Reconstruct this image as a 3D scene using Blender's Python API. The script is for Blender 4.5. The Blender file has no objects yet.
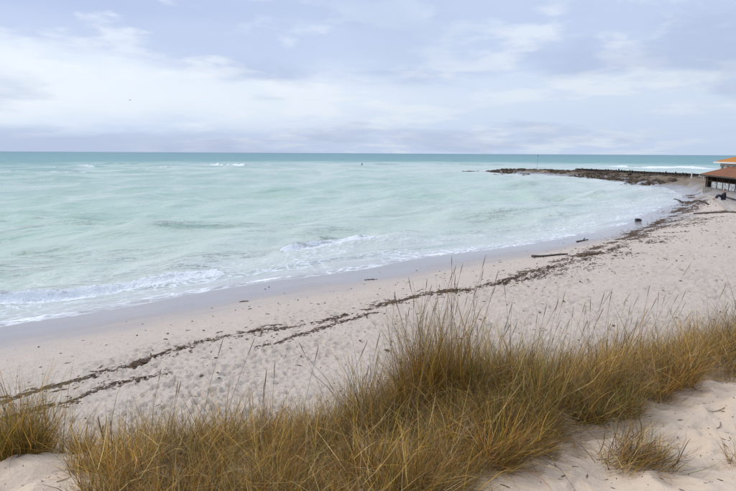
import bpy, math, random
import numpy as np
from mathutils import Matrix, Vector

# ------------------------------------------------------------------ camera
SC = bpy.context.scene
COL = SC.collection
H = 6.5
PITCH, ROLL = math.radians(9.246), math.radians(0.31)
cam_d = bpy.data.cameras.new('camera')
cam_d.sensor_fit = 'HORIZONTAL'; cam_d.sensor_width = 36.0; cam_d.lens = 36.0*567/736
cam_d.clip_start = 0.05; cam_d.clip_end = 60000
cam = bpy.data.objects.new('camera', cam_d); COL.objects.link(cam)
fw = Vector((0, math.cos(PITCH), -math.sin(PITCH))); up0 = Vector((0, math.sin(PITCH), math.cos(PITCH))); rt0 = Vector((1, 0, 0))
rt = rt0*math.cos(ROLL) + up0*math.sin(ROLL); up = up0*math.cos(ROLL) - rt0*math.sin(ROLL)
cam.matrix_world = Matrix(((rt.x, up.x, -fw.x, 0), (rt.y, up.y, -fw.y, 0), (rt.z, up.z, -fw.z, H), (0, 0, 0, 1)))
SC.camera = cam

# ------------------------------------------------------------------ node helpers
class NT:
    def __init__(s, tree): s.t = tree; s.n = tree.nodes; s.l = tree.links
    def new(s, typ, **kw):
        n = s.n.new(typ)
        for k, v in kw.items(): setattr(n, k, v)
        return n
    def set(s, sock, v):
        if isinstance(v, bpy.types.NodeSocket): s.l.new(v, sock)
        elif v is not None: sock.default_value = v
    def math(s, op, a, b=None, c=None, clamp=False):
        n = s.new('ShaderNodeMath', operation=op); n.use_clamp = clamp
        for i, v in enumerate((a, b, c)):
            if v is not None: s.set(n.inputs[i], v)
        return n.outputs[0]
    def vmath(s, op, a, b=None, scale=None):
        n = s.new('ShaderNodeVectorMath', operation=op)
        s.set(n.inputs[0], a)
        if b is not None: s.set(n.inputs[1], b)
        if scale is not None: s.set(n.inputs['Scale'], scale)
        return n.outputs[0]
    def noise(s, vec, scale, detail=3, rough=0.5, dist=0.0, col=False, dims='3D'):
        n = s.new('ShaderNodeTexNoise'); n.noise_dimensions = dims
        if vec is not None: s.l.new(vec, n.inputs['Vector'])
        n.inputs['Scale'].default_value = scale; n.inputs['Detail'].default_value = detail
        n.inputs['Roughness'].default_value = rough; n.inputs['Distortion'].default_value = dist
        return n.outputs['Color' if col else 'Fac']
    def ramp(s, fac, stops, interp='LINEAR'):
        n = s.new('ShaderNodeValToRGB'); n.color_ramp.interpolation = interp
        e = n.color_ramp.elements
        e.remove(e[1])
        for i, (p, c) in enumerate(stops):
            el = e[0] if i == 0 else e.new(p)
            el.position = p
            el.color = (c, c, c, 1) if not isinstance(c, (tuple, list)) else (*c, 1)
        s.set(n.inputs[0], fac)
        return n.outputs[0]
    def mix(s, fac, a, b, blend='MIX'):
        n = s.new('ShaderNodeMix'); n.data_type = 'RGBA'; n.blend_type = blend
        s.set(n.inputs[0], fac)
        for i, v in ((6, a), (7, b)):
            if isinstance(v, (tuple, list)): v = (*v, 1) if len(v) == 3 else v
            s.set(n.inputs[i], v)
        return n.outputs[2]
    def smooth(s, v, lo, hi, a=0.0, b=1.0):
        n = s.new('ShaderNodeMapRange', interpolation_type='SMOOTHSTEP')
        s.set(n.inputs[0], v); n.inputs[1].default_value = lo; n.inputs[2].default_value = hi
        n.inputs[3].default_value = a; n.inputs[4].default_value = b
        return n.outputs[0]
    def bump(s, h, strength, dist, normal=None):
        n = s.new('ShaderNodeBump'); n.inputs['Strength'].default_value = strength; n.inputs['Distance'].default_value = dist
        s.l.new(h, n.inputs['Height'])
        if normal is not None: s.l.new(normal, n.inputs['Normal'])
        return n.outputs[0]
    def attr(s, name, out='Fac'):
        n = s.new('ShaderNodeAttribute'); n.attribute_name = name
        return n.outputs[out]

def new_mat(name):
    m = bpy.data.materials.new(name); m.use_nodes = True
    t = NT(m.node_tree); t.n.clear()
    o = t.new('ShaderNodeOutputMaterial'); p = t.new('ShaderNodeBsdfPrincipled')
    t.l.new(p.outputs[0], o.inputs[0])
    return m, t, p, o

# ------------------------------------------------------------------ sky, sun, exposure
SUN_EL, SUN_AZ = math.radians(38), math.radians(-70)      # azimuth from +Y towards +X
world = bpy.data.worlds.new('World'); SC.world = world; world.use_nodes = True
w = NT(world.node_tree); w.n.clear()
wo = w.new('ShaderNodeOutputWorld'); bg = w.new('ShaderNodeBackground'); w.l.new(bg.outputs[0], wo.inputs[0])
sky = w.new('ShaderNodeTexSky', sky_type='NISHITA'); sky.sun_disc = False
sky.sun_elevation = SUN_EL; sky.sun_rotation = SUN_AZ
tc = w.new('ShaderNodeTexCoord'); dirv = w.vmath('NORMALIZE', tc.outputs['Generated'])
sp = w.new('ShaderNodeSeparateXYZ'); w.l.new(dirv, sp.inputs[0])
ez = w.math('MAXIMUM', sp.outputs[2], 0.0)
den = w.math('ADD', ez, 0.16)
cp = w.new('ShaderNodeCombineXYZ')
w.set(cp.inputs[0], w.math('DIVIDE', sp.outputs[0], den)); w.set(cp.inputs[1], w.math('DIVIDE', sp.outputs[1], den))
w.set(cp.inputs[2], 3.7)
P = cp.outputs[0]
n1 = w.noise(P, 0.9, 6, 0.52, 0.2)         # big cloud sheets
n2 = w.noise(P, 2.3, 6, 0.55, 0.1)         # smaller puffs
n3 = w.noise(P, 0.42, 3, 0.5, 0.1)         # very broad variation
left = w.smooth(sp.outputs[0], 0.30, -0.50)
# the deck thins to a bright band low over the sea, widest on the side of the hidden sun
ed = w.math('ADD', ez, w.math('MULTIPLY', w.math('SUBTRACT', n1, 0.5), 0.11))
band = w.ramp(ed, [(0.0, (0.60, 0.68, 0.86)), (0.03, (0.64, 0.71, 0.87)), (0.075, (0.74, 0.79, 0.90)),
                   (0.115, (0.70, 0.75, 0.88)), (0.15, (0.50, 0.56, 0.75)), (0.22, (0.41, 0.475, 0.68)), (0.30, (0.41, 0.475, 0.68)), (1.0, (0.60, 0.68, 0.84))], 'EASE')
band = w.mix(w.math('MULTIPLY_ADD', left, -0.45, 0.55), band, (0.60, 0.68, 0.87))
lowb = w.math('MULTIPLY', w.smooth(ed, 0.012, 0.075), w.smooth(ed, 0.16, 0.10))
band = w.mix(w.math('MULTIPLY', w.math('MULTIPLY', lowb, left), 0.6), band, (0.84, 0.86, 0.91))
puff = w.smooth(n2, 0.47, 0.62)
puff = w.math('MULTIPLY', puff, w.smooth(n3, 0.34, 0.56))
c1 = w.mix(w.math('MULTIPLY', puff, 0.58), band, (0.82, 0.84, 0.90))
dk = w.smooth(n1, 0.50, 0.66)
c2 = w.mix(w.math('MULTIPLY', dk, 0.5), c1, (0.43, 0.49, 0.68))
# a low bank of darker cloud on the sea horizon
bank = w.math('MULTIPLY', w.smooth(w.math('ADD', ez, w.math('MULTIPLY', w.math('SUBTRACT', n2, 0.5), 0.03)), 0.045, 0.018), left)
c2 = w.mix(w.math('MULTIPLY', bank, 0.62), c2, (0.43, 0.48, 0.66))
az = w.math('MULTIPLY_ADD', sp.outputs[0], -0.10, 0.99)
c3 = w.vmath('SCALE', w.vmath('MULTIPLY', c2, (0.955, 1.0, 1.0)), scale=az)
# overcast decks brighten steadily towards the zenith
zen = w.math('MULTIPLY_ADD', ez, 0.75, 1.0)
c4 = w.vmath('SCALE', c3, scale=zen)
blue = w.vmath('SCALE', sky.outputs[0], scale=0.10)
gap = w.math('MULTIPLY', w.math('MULTIPLY', w.smooth(n3, 0.5, 0.30), w.smooth(ez, 0.04, 0.15)), 0.28)
w.l.new(w.mix(gap, c4, blue), bg.inputs[0]); bg.inputs[1].default_value = 0.84

sun_d = bpy.data.lights.new('sun', 'SUN'); sun_d.energy = 1.5; sun_d.angle = math.radians(11); sun_d.color = (1, 0.95, 0.88)
sun = bpy.data.objects.new('sun', sun_d); COL.objects.link(sun)
sd_ = Vector((math.sin(SUN_AZ)*math.cos(SUN_EL), math.cos(SUN_AZ)*math.cos(SUN_EL), math.sin(SUN_EL)))
sun.rotation_euler = sd_.to_track_quat('Z', 'Y').to_euler()
SC.view_settings.view_transform = 'Standard'; SC.view_settings.look = 'None'
SC.view_settings.gamma = 1; SC.view_settings.use_curve_mapping = False
SC.view_settings.exposure = 0.26

# ------------------------------------------------------------------ numpy helpers
rng = np.random.default_rng(7); random.seed(7)
def sstep(x, a, b):
    t = np.clip((x-a)/(b-a), 0, 1); return t*t*(3-2*t)
def h2(ix, iy, seed):
    n = (ix.astype(np.int64)*374761393 + iy.astype(np.int64)*668265263 + seed*974634777) & 0x7fffffff
    n = ((n ^ (n >> 13))*1274126177) & 0x7fffffff
    return ((n ^ (n >> 16)) & 0xffffff)/float(0xffffff)
def vnoise(x, y, seed=0):
    ix, iy = np.floor(x), np.floor(y); fx, fy = x-ix, y-iy
    fx = fx*fx*(3-2*fx); fy = fy*fy*(3-2*fy)
    a, b = h2(ix, iy, seed), h2(ix+1, iy, seed); c, d = h2(ix, iy+1, seed), h2(ix+1, iy+1, seed)
    return (a+(b-a)*fx)*(1-fy) + (c+(d-c)*fx)*fy
def fbm(x, y, s, oct=4, seed=0):
    v, a, t = 0, 1, 0
    x, y = x/s, y/s
    for o in range(oct):
        v = v + a*vnoise(x, y, seed+o*17); t += a; a *= 0.5; x, y = x*2.03+5.2, y*2.03+1.3
    return v/t - 0.5
def dents(x, y, cell, seed, keep=0.8, rx=0.42, ry=0.26):
    """footprint-like hollows with a pushed-up rim, one at most per jittered cell"""
    cx, cy = np.floor(x/cell), np.floor(y/cell); out = np.zeros_like(x)
    for i in (-1, 0, 1):
        for j in (-1, 0, 1):
            gx, gy = cx+i, cy+j
            px = (gx+0.5+0.7*(h2(gx, gy, seed)-0.5))*cell; py = (gy+0.5+0.7*(h2(gx, gy, seed+1)-0.5))*cell
            a = h2(gx, gy, seed+2)*6.283; sz = 0.6+0.7*h2(gx, gy, seed+3); on = h2(gx, gy, seed+4) < keep
            dx, dy = x-px, y-py; c, s = np.cos(a), np.sin(a)
            q = np.sqrt(((dx*c+dy*s)/(rx*cell*sz))**2 + ((-dx*s+dy*c)/(ry*cell*sz))**2)
            out += np.where(on, -np.exp(-q**3) + 0.45*np.exp(-((q-1.35)/0.33)**2), 0)*sz
    return out
def polydist(x, y, pts):
    """distance to a polyline, arc length of the nearest point, signed side (+ = right of travel)"""
    best = np.full(x.shape, 1e18); arc = np.zeros_like(x); side = np.zeros_like(x); L = 0
    for (ax, ay), (bx, by) in zip(pts[:-1], pts[1:]):
        ex, ey = bx-ax, by-ay; l2 = ex*ex+ey*ey; l = math.sqrt(l2)
        t = np.clip(((x-ax)*ex+(y-ay)*ey)/l2, 0, 1)
        d2 = (x-ax-t*ex)**2 + (y-ay-t*ey)**2; m = d2 < best
        best = np.where(m, d2, best); arc = np.where(m, L+t*l, arc)
        side = np.where(m, (x-ax)*ey-(y-ay)*ex, side); L += l
    return np.sqrt(best), arc, np.sign(side)
def inside(x, y, poly):
    r = np.zeros(x.shape, bool); n = len(poly)
    for i in range(n):
        (x1, y1), (x2, y2) = poly[i], poly[(i+1) % n]
        if y1 == y2: continue
        c = ((y1 > y) != (y2 > y)) & (x < (x2-x1)*(y-y1)/(y2-y1)+x1); r ^= c
    return r
def catmull(pts, n=8):
    p = [np.array(q, float) for q in pts]; p = [2*p[0]-p[1]]+p+[2*p[-1]-p[-2]]; out = []
    for i in range(1, len(p)-2):
        for k in range(n):
            t = k/n
            out.append(0.5*((2*p[i])+(-p[i-1]+p[i+1])*t+(2*p[i-1]-5*p[i]+4*p[i+1]-p[i+2])*t*t+(-p[i-1]+3*p[i]-3*p[i+1]+p[i+2])*t**3))
    out.append(p[-2]); return [tuple(q) for q in out]

# ------------------------------------------------------------------ the coast (metres, sea level z = 0)
SHORE = [(-900, -720), (-300, -222), (-60, -22), (-32, 3), (-20, 14.8), (-13.93, 20.71), (-12.17, 21.9), (-10.51, 23.4), (-7.91, 26.02), (-5.06, 28.65), (-1.54, 31.0),
         (1.95, 33.77), (5.38, 36.64), (9.3, 39.3), (13.8, 42.6), (18.3, 46.5), (23.1, 51.9), (28.6, 59.4), (35.3, 68.4), (42.2, 78), (48.6, 88.4),
         (54, 100.4), (59.5, 116.45), (63, 139.95), (62.8, 147.7), (61.5, 156.3), (60, 166), (54.8, 180.2), (48.4, 195), (42, 205)]
SHORE = SHORE[:3]+catmull(SHORE[3:], 3)
BACK = [(42, 205), (43.5, 212), (49, 216), (60, 212), (76, 201), (82, 175), (88, 151), (104, 136), (160, 120), (400, 90), (900, 60), (1500, 40)]
LAND = SHORE + BACK[1:] + [(1500, -1500), (-900, -1500)]
TERR = [(58, 104), (50.8, 93), (42.3, 76.5), (34.3, 55.0), (30.5, 45), (26, 36)]        # seaward edge of the hut terrace
def shore_d(x, y):
    d, arc, _ = polydist(x, y, SHORE+BACK[1:])
    ins = inside(x, y, LAND)
    d = np.where(ins, d, -d)
    lob = 0.9*fbm(x, y, 5.0, 3, 3)*sstep(np.hypot(x, y), 12, 20) + 2.2*fbm(x, y, 16, 2, 4)*sstep(np.hypot(x, y), 60, 110)
    return d+lob, arc
BP = np.array([[-400, -14], [-60, -4], [-20, -1.6], [-6, -0.55], [0, 0], [3, 0.17], [6.5, 0.52], [8.5, 0.80], [14, 1.30], [20, 1.50], [60, 1.7], [200, 2.4], [2000, 12]])
WP = np.array([[-4.2, 0], [-3.3, 0.12], [-1.5, 0.75], [-0.5, 1.35], [0.5, 1.92], [1.6, 2.52], [2.5, 2.86], [4.0, 3.14], [6.6, 3.62], [12, 3.6], [40, 3.4]])
def wcoord(x, y): return 6.6+0.39*x-0.92*y
def height(x, y, fine=True):
    x, y = np.asarray(x, float), np.asarray(y, float)
    d, arc = shore_d(x, y); r = np.hypot(x, y)
    z = np.interp(d*np.where(d > 0, 1+0.75*sstep(r, 32, 52), 1), BP[:, 0], BP[:, 1])
    # terrace round the huts
    td, _, ts = polydist(x, y, TERR); td = -td*ts
    z = np.where(d > 1.0, np.maximum(z, 1.5*sstep(td, -3.6, 2.0)*sstep(d, 1.0, 4.5)*sstep(r, 30, 45)), z)
    # dune ridge, swinging round with the coast
    wv = wcoord(x, y) + 0.9*fbm(x, y, 2.6, 3, 11)
    far = sstep(r, 14, 30)
    dz = np.interp(wv, WP[:, 0], WP[:, 1]) * (1-0.55*far*sstep(x, 0, 12))
    z = z*(1-0.25*sstep(wv, -3, 1)) + dz*sstep(d, 7, 12)
    dune = sstep(wv, -2.5, 1.5)
    z += dune*(0.22*fbm(x, y, 1.5, 3, 21) + 0.10*fbm(x, y, 0.5, 2, 22))
    # bare sand blow-out to the right, hummock lower left
    z += 0.16*np.exp(-(((x-3.9)/1.1)**2+((y-5.0)/0.8)**2)) + 0.10*np.exp(-(((x+2.2)/0.6)**2+((y-3.7)/0.5)**2)) + 0.28*np.exp(-(((x+3.2)/0.8)**2+((y-4.9)/0.6)**2))
    z += 0.34*np.exp(-(((x-0.9)/1.0)**2+((y-5.3)/0.7)**2)) + 0.26*np.exp(-(((x-4.9)/1.6)**2+((y-6.9)/0.9)**2))
    # reef
    reef = sstep(y, 118, 150)*sstep(d, -8, 2)*sstep(x, 30, 38)*(1-sstep(x, 110, 140))
    z += reef*(0.4*np.abs(fbm(x, y, 9, 4, 31))*2 - 0.5*sstep(d, 2, 16))
    if fine:
        dry = sstep(d + 1.6*fbm(x, y, 3, 2, 41), 6.2, 9.5)*(1-sstep(wv, -2.2, 0.0))
        tr = 0.35+0.65*sstep(fbm(x, y, 2.1, 3, 43), -0.12, 0.12)
        z += dry*(tr*(0.062*dents(x, y, 0.37, 51, 0.55) + 0.060*dents(x*1.0+0.35*y, y, 0.21, 61, 0.75, 0.46, 0.26) + 0.036*dents(x, y, 0.13, 65, 0.7, 0.45, 0.25)) + 0.09*fbm(x, y, 0.7, 4, 71))*(1-0.5*sstep(r, 40, 80))
        z += (1-dry)*sstep(d, 0.2, 3)*(0.035*fbm(x, y, 2.2, 3, 72))
        z += dune*(0.030*dents(x, y, 0.30, 81, 0.6) + 0.06*fbm(x, y, 0.25, 4, 82) + 0.11*np.abs(fbm(x, y, 0.6, 3, 83))*2)
        z += 0.025*fbm(x*0.35, y, 2.5, 3, 91)*sstep(d, 0.5, 2)*(1-sstep(d, 4, 7))
    return z
def hz(x, y): return float(height(np.array([x]), np.array([y]))[0])

# ------------------------------------------------------------------ mesh helpers
def mesh_obj(name, V, F, mat, parent=None, smooth=False, loc=None):
    me = bpy.data.meshes.new(name); me.from_pydata([tuple(v) for v in V], [], [tuple(f) for f in F]); me.validate()
    if mat: me.materials.append(mat)
    if smooth: me.polygons.foreach_set('use_smooth', [True]*len(me.polygons))
    o = bpy.data.objects.new(name, me); COL.objects.link(o)
    if parent: o.parent = parent
    if loc is not None: o.location = loc
    return o
def grid_obj(name, X, Y, Z, keep=None, mat=None, wrap=False):
    R, C = X.shape; V = np.stack([X, Y, Z], -1).reshape(-1, 3)
    i = np.arange(R-1)[:, None]; j = np.arange(C if wrap else C-1)[None, :]; jn = (j+1) % C
    q = np.stack([i*C+j+0*i, i*C+jn, (i+1)*C+jn, (i+1)*C+j], -1).reshape(-1, 4)
    if keep is not None:
        k = keep.reshape(-1); q = q[k[q].any(1)]
        used = np.zeros(len(V), bool); used[q.ravel()] = True
        m = np.cumsum(used)-1; V = V[used]; q = m[q]
    else: used = np.ones(len(V), bool)
    return fast_mesh(name, V, q, mat), used
def fast_mesh(name, V, quads, mat, tris=None, smooth=True):
    me = bpy.data.meshes.new(name)
    nt = 0 if tris is None else len(tris)
    me.vertices.add(len(V)); me.vertices.foreach_set('co', np.ascontiguousarray(V, np.float32).ravel())
    idx = quads.ravel() if nt == 0 else np.concatenate([quads.ravel(), tris.ravel()])
    me.loops.add(len(idx)); me.loops.foreach_set('vertex_index', idx.astype(np.int32))
    st = np.arange(len(quads))*4
    if nt: st = np.concatenate([st, len(quads)*4+np.arange(nt)*3])
    me.polygons.add(len(st)); me.polygons.foreach_set('loop_start', st.astype(np.int32))
    me.polygons.foreach_set('use_smooth', np.full(len(st), smooth))
    me.update(calc_edges=True)
    if mat: me.materials.append(mat)
    o = bpy.data.objects.new(name, me); COL.objects.link(o)
    return o
def set_attr(o, name, arr):
    a = o.data.attributes.new(name, 'FLOAT', 'POINT'); a.data.foreach_set('value', np.ascontiguousarray(arr, np.float32))
def tag(o, label=None, cat=None, group=None, kind=None):
    if label: o['label'] = label
    if cat: o['category'] = cat
    if group: o['group'] = group
    if kind: o['kind'] = kind
    return o
def empty(name, loc, rz=0):
    o = bpy.data.objects.new(name, None); COL.objects.link(o); o.location = loc; o.rotation_euler = (0, 0, rz); o.empty_display_size = 0.3
    return o
def box(x0, x1, y0, y1, z0, z1):
    V = [(x0, y0, z0), (x1, y0, z0), (x1, y1, z0), (x0, y1, z0), (x0, y0, z1), (x1, y0, z1), (x1, y1, z1), (x0, y1, z1)]
    F = [(0, 3, 2, 1), (4, 5, 6, 7), (0, 1, 5, 4), (1, 2, 6, 5), (2, 3, 7, 6), (3, 0, 4, 7)]
    return V, F
def tube(path, radii, n=8, jitter=0.0, seed=0):
    """closed tapering tube along a 3-D path"""
    rs = np.random.default_rng(seed); V, F = [], []
    path = [np.array(p, float) for p in path]; m = len(path)
    for i, p in enumerate(path):
        t = path[min(i+1, m-1)]-path[max(i-1, 0)]; t /= np.linalg.norm(t)+1e-9
        a = np.cross(t, (0, 0, 1) if abs(t[2]) < 0.9 else (1, 0, 0)); a /= np.linalg.norm(a); b = np.cross(t, a)
        for k in range(n):
            an = 2*math.pi*k/n; r = radii[i]*(1+jitter*(rs.random()-0.5)*2)
            V.append(tuple(p+r*(math.cos(an)*a+math.sin(an)*b)))
    for i in range(m-1):
        for k in range(n):
            F.append((i*n+k, i*n+(k+1) % n, (i+1)*n+(k+1) % n, (i+1)*n+k))
    F.append(tuple(range(n-1, -1, -1))); F.append(tuple((m-1)*n+k for k in range(n)))
    return V, F

# ------------------------------------------------------------------ ground
def polar(r, front, step, back_step):
    a = np.concatenate([np.arange(-front, front+1e-6, step), np.arange(front+back_step, 360-front-1e-6, back_step)])
    a = np.radians(a); R, A = np.meshgrid(r, a, indexing='ij')
    return R*np.sin(A), R*np.cos(A)
def radii(r0, segs):
    out = [r0]
    for end, mn, k in segs:
        while out[-1] < end: out.append(out[-1]+max(mn, k*out[-1]))
    return np.array(out)

m_sand, t, p, o = new_mat('beach_sand')
geo = t.new('ShaderNodeNewGeometry').outputs['Position']
dd = t.attr('shore'); reefa = t.attr('reef'); dun = t.attr('dune'); ter = t.attr('terrace')
nA = t.noise(geo, 0.35, 4, 0.55); nB = t.noise(geo, 2.5, 5, 0.6); nC = t.noise(geo, 14, 4, 0.65); nD = t.noise(geo, 120, 2, 0.6)
dn = t.math('ADD', dd, t.math('MULTIPLY', t.math('SUBTRACT', nA, 0.5), 2.6))
cu_ = t.new('ShaderNodeCombineXYZ')
def dot_(v):
    n = t.new('ShaderNodeVectorMath', operation='DOT_PRODUCT'); t.l.new(geo, n.inputs[0]); n.inputs[1].default_value = v; return n.outputs['Value']
t.set(cu_.inputs[0], dot_((0.088, 0.066, 0))); t.set(cu_.inputs[1], dot_((-0.60, 0.80, 0)))
sw = t.noise(cu_.outputs[0], 1.0, 5, 0.6, 0.4)           # overlapping swash marks along the shore
dn = t.math('ADD', dn, t.math('MULTIPLY', t.math('SUBTRACT', sw, 0.5), 5.0))
wet = t.smooth(dn, 6.2, 1.8)
moist = t.smooth(dn, 6.8, 2.0)
dry = t.mix(nB, (0.52, 0.43, 0.345), (0.66, 0.55, 0.455))
dry = t.mix(t.smooth(nC, 0.45, 0.75, 0, 0.5), dry, (0.38, 0.30, 0.24))
dry = t.mix(t.smooth(nD, 0.55, 0.8, 0, 0.3), dry, (0.30, 0.26, 0.23))
dry = t.mix(t.smooth(t.noise(geo, 30, 4, 0.7), 0.58, 0.66, 0, 0.65), dry, (0.18, 0.14, 0.11))
dry = t.mix(t.smooth(t.noise(geo, 11, 4, 0.75, 0.6), 0.60, 0.66, 0, 0.55), dry, (0.22, 0.17, 0.13))
dry = t.mix(t.math('MULTIPLY', dun, 0.85), dry, (0.66, 0.51, 0.37))
c = t.mix(moist, dry, t.mix(nB, (0.50, 0.41, 0.345), (0.60, 0.50, 0.425)))
c = t.mix(t.math('MULTIPLY', moist, t.smooth(sw, 0.42, 0.58, 0.0, 0.35)), c, (0.40, 0.335, 0.29))
c = t.mix(wet, c, t.mix(sw, (0.29, 0.25, 0.24), (0.36, 0.31, 0.29)))
# terrace: trodden grey-brown sand
c = t.mix(t.math('MULTIPLY', ter, t.smooth(nB, 0.3, 0.7, 0.55, 0.95)), c, (0.27, 0.235, 0.215))
c = t.mix(t.math('MULTIPLY', t.attr('bank'), t.smooth(t.noise(geo, 0.3, 5, 0.65), 0.36, 0.54, 0.35, 0.9)), c, t.mix(nB, (0.20, 0.13, 0.07), (0.34, 0.24, 0.14)))
rk = t.math('MULTIPLY', reefa, t.smooth(t.noise(geo, 0.22, 5, 0.6), 0.30, 0.50))
c = t.mix(rk, c, t.mix(nB, (0.06, 0.042, 0.028), (0.15, 0.10, 0.055)))
t.l.new(c, p.inputs['Base Color'])
t.set(p.inputs['Roughness'], t.math('MULTIPLY_ADD', wet, -0.74, 0.92))
t.set(p.inputs['Specular IOR Level'], t.math('MULTIPLY_ADD', wet, 0.3, 0.25))
bh = t.math('ADD', t.math('MULTIPLY', nC, 1.0), t.math('MULTIPLY', nD, 0.25))
dryf = t.math('SUBTRACT', 1.0, moist)
bh = t.math('MULTIPLY', bh, t.math('MULTIPLY_ADD', dryf, 0.9, 0.1))
t.l.new(t.bump(bh, 0.8, 0.03), p.inputs['Normal'])

gr = radii(0.3, [(45, 0.036, 0.0048), (900, 0.3, 0.022), (1400, 10, 0.05)])
GX, GY = polar(gr, 54, 0.195, 4.0)
GZ = height(GX, GY)
ground, used = grid_obj('beach_ground', GX, GY, GZ, mat=m_sand, wrap=True)
D_, A_ = shore_d(GX, GY)
set_attr(ground, 'shore', D_.ravel())
set_attr(ground, 'bank', (sstep(GY, 80, 100)*sstep(GX, 44, 54)*sstep(D_, 0.5, 3)*(1-sstep(np.hypot(GX, GY), 230, 300))).ravel())
set_attr(ground, 'reef', (sstep(GY, 84, 112)*sstep(GX, 30, 38)*(0.55+0.45*sstep(GY, 118, 145))).ravel())
set_attr(ground, 'dune', sstep(wcoord(GX, GY), -2.5, 1.0).ravel())
td, _, ts = polydist(GX, GY, TERR)
set_attr(ground, 'terrace', (sstep(-td*ts, 0, 3)*sstep(np.hypot(GX, GY), 42, 56)).ravel())
tag(ground, 'pale trampled sandy beach rising to a foredune', kind='structure')

# ------------------------------------------------------------------ sea
# crest lines: points, height, width, foam length shoreward, foam strength
BREAK = [
 ([(-26, 16), (-20, 20.8), (-16.02, 24), (-14.21, 25.5), (-12.04, 28.0), (-9.09, 30.3), (-7.4, 32.3)], 0.46, 0.7, 2.2, 1.0),
 ([(-6.6, 36.0), (-4.54, 37.4), (-2, 39.4), (0.7, 41.6)], 0.5, 0.65, 1.7, 0.95),
 ([(-14, 25), (-9, 28.6), (-5, 31.8), (0, 35.2), (4, 38)], 0.10, 0.5, 1.1, 0.65),
 ([(-4.2, 42.4), (-0.25, 45.6)], 0.36, 0.7, 0, 0), ([(0.3, 42.9), (2.2, 44.2)], 0.3, 0.6, 0, 0),
 ([(4, 41), (9.82, 46.0), (13, 48.6)], 0.16, 0.6, 0.7, 0.35), ([(18.5, 61.8), (21.8, 63)], 0.42, 0.7, 0, 0),
 ([(-38, 57), (-33, 55), (-28, 52)], 0.5, 0.9, 0, 0), ([(-30, 45), (-22, 47), (-17, 50)], 0.4, 0.8, 0, 0), ([(-24, 36), (-19, 39)], 0.4, 0.7, 0, 0),
 ([(-22, 58), (-12, 62)], 0.36, 1.1, 0, 0), ([(-55, 75), (-38, 78), (-30, 80)], 0.4, 1.5, 0, 0), ([(8, 75), (22, 84)], 0.4, 1.1, 0, 0),
 ([(-64, 110), (-42, 112)], 0.45, 1.8, 0, 0), ([(-20, 100), (2, 108)], 0.5, 1.5, 0, 0), ([(-8, 140), (20, 150)], 0.6, 1.8, 0, 0),
 ([(-150, 190), (-135, 186)], 0.8, 2, 4, 0.6), ([(-100, 160), (-84, 156)], 0.6, 1.6, 3, 0.6), ([(-128, 232), (-116, 226)], 0.9, 2, 5, 0.8), ([(-66, 252), (-56, 250)], 0.8, 2, 5, 0.7), ([(-150, 300), (-110, 292)], 1.0, 3, 6, 0.7), ([(36, 236), (52, 240)], 0.7, 2, 4, 0.6), ([(-20, 262), (0, 262)], 0.8, 2.4, 4, 0.5), ([(-80, 130), (-66, 128)], 0.5, 1.4, 0, 0), ([(-60, 160), (-46, 163)], 0.6, 1.6, 0, 0), ([(-30, 178), (-14, 184)], 0.6, 1.6, 2, 0.4), ([(20, 190), (32, 186)], 0.5, 1.6, 2, 0.5), ([(-48, 132), (-36, 136)], 0.5, 1.4, 0, 0), ([(25, 110), (36, 118)], 0.4, 1.2, 1.5, 0.4), ([(-26, 80), (-16, 85)], 0.4, 1.0, 0, 0), ([(16, 56), (24, 64)], 0.25, 0.7, 0.8, 0.4), ([(30, 84), (38, 92)], 0.3, 0.9, 1.0, 0.5),
 ([(-117, 181), (-95, 175), (-82, 176)], 0.75, 2.0, 5, 0.8), ([(-136, 261), (-112, 239)], 0.8, 2.5, 7, 0.8),
 ([(-125, 215), (-104, 208)], 0.8, 2.0, 4, 0.5), ([(-93, 236), (-82, 237)], 0.9, 2.2, 6, 0.85), ([(-74, 205), (-62, 203)], 0.7, 2, 0, 0), ([(-100, 226), (-70, 218)], 0.6, 2, 0, 0),
 ([(-84, 299), (-70, 290), (-56, 281)], 1.3, 2.8, 9, 1.0), ([(-56, 281), (-38, 275), (-20, 278)], 0.9, 3, 0, 0),
 ([(-20, 227), (-9, 229)], 0.7, 2.0, 5, 0.8), ([(-6, 330), (20, 335)], 0.9, 3, 0, 0), ([(-48, 240), (-28, 243)], 0.5, 2, 0, 0),
 ([(100, 318), (130, 300), (165, 278), (230, 262), (320, 250)], 1.2, 3, 13, 1.0), ([(30, 330), (60, 340), (90, 322)], 1.0, 3, 0, 0),
]
sr = radii(17, [(60, 0.09, 0.0056), (420, 0.3, 0.0115), (26000, 5, 0.05)])
SX, SY = polar(sr, 55, 0.17, 4.0)
SD, SA = shore_d(SX, SY); off = -SD
rr = np.hypot(SX, SY)
Z = np.zeros_like(SX); foam = np.zeros_like(SX)
damp = sstep(off, 0.0, 7)
# wind chop and swell running onshore
base = math.atan2(-0.72, 0.69)
gr_ = np.random.default_rng(3)
for L in (34, 26, 19, 14, 10.5, 8, 6.2, 5, 4, 3.2, 2.5, 1.9, 1.5, 1.1, 0.85):
    for rep in range(2):
        a = base+gr_.normal(0, 0.42); k = 2*math.pi/L; ph = gr_.random()*6.283
        wx = SX+1.2*L*fbm(SX, SY, L*3.0, 2, int(L*10)+rep); wy = SY+1.2*L*fbm(SX, SY, L*3.3, 2, int(L*10)+rep+50)
        s = np.sin(k*(wx*math.cos(a)+wy*math.sin(a))+ph)
        res = sstep(L/np.maximum(0.0115*rr, 0.09), 2.5, 6)
        amp = 0.0135*L**0.8 * (0.35+1.3*sstep(fbm(SX, SY, L*5, 2, int(L*7)+rep), -0.2, 0.25))
        Z += res*amp*(s+0.35*s*s-0.17)
Z *= damp*(1.05-0.75*sstep(rr, 200, 420))
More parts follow.
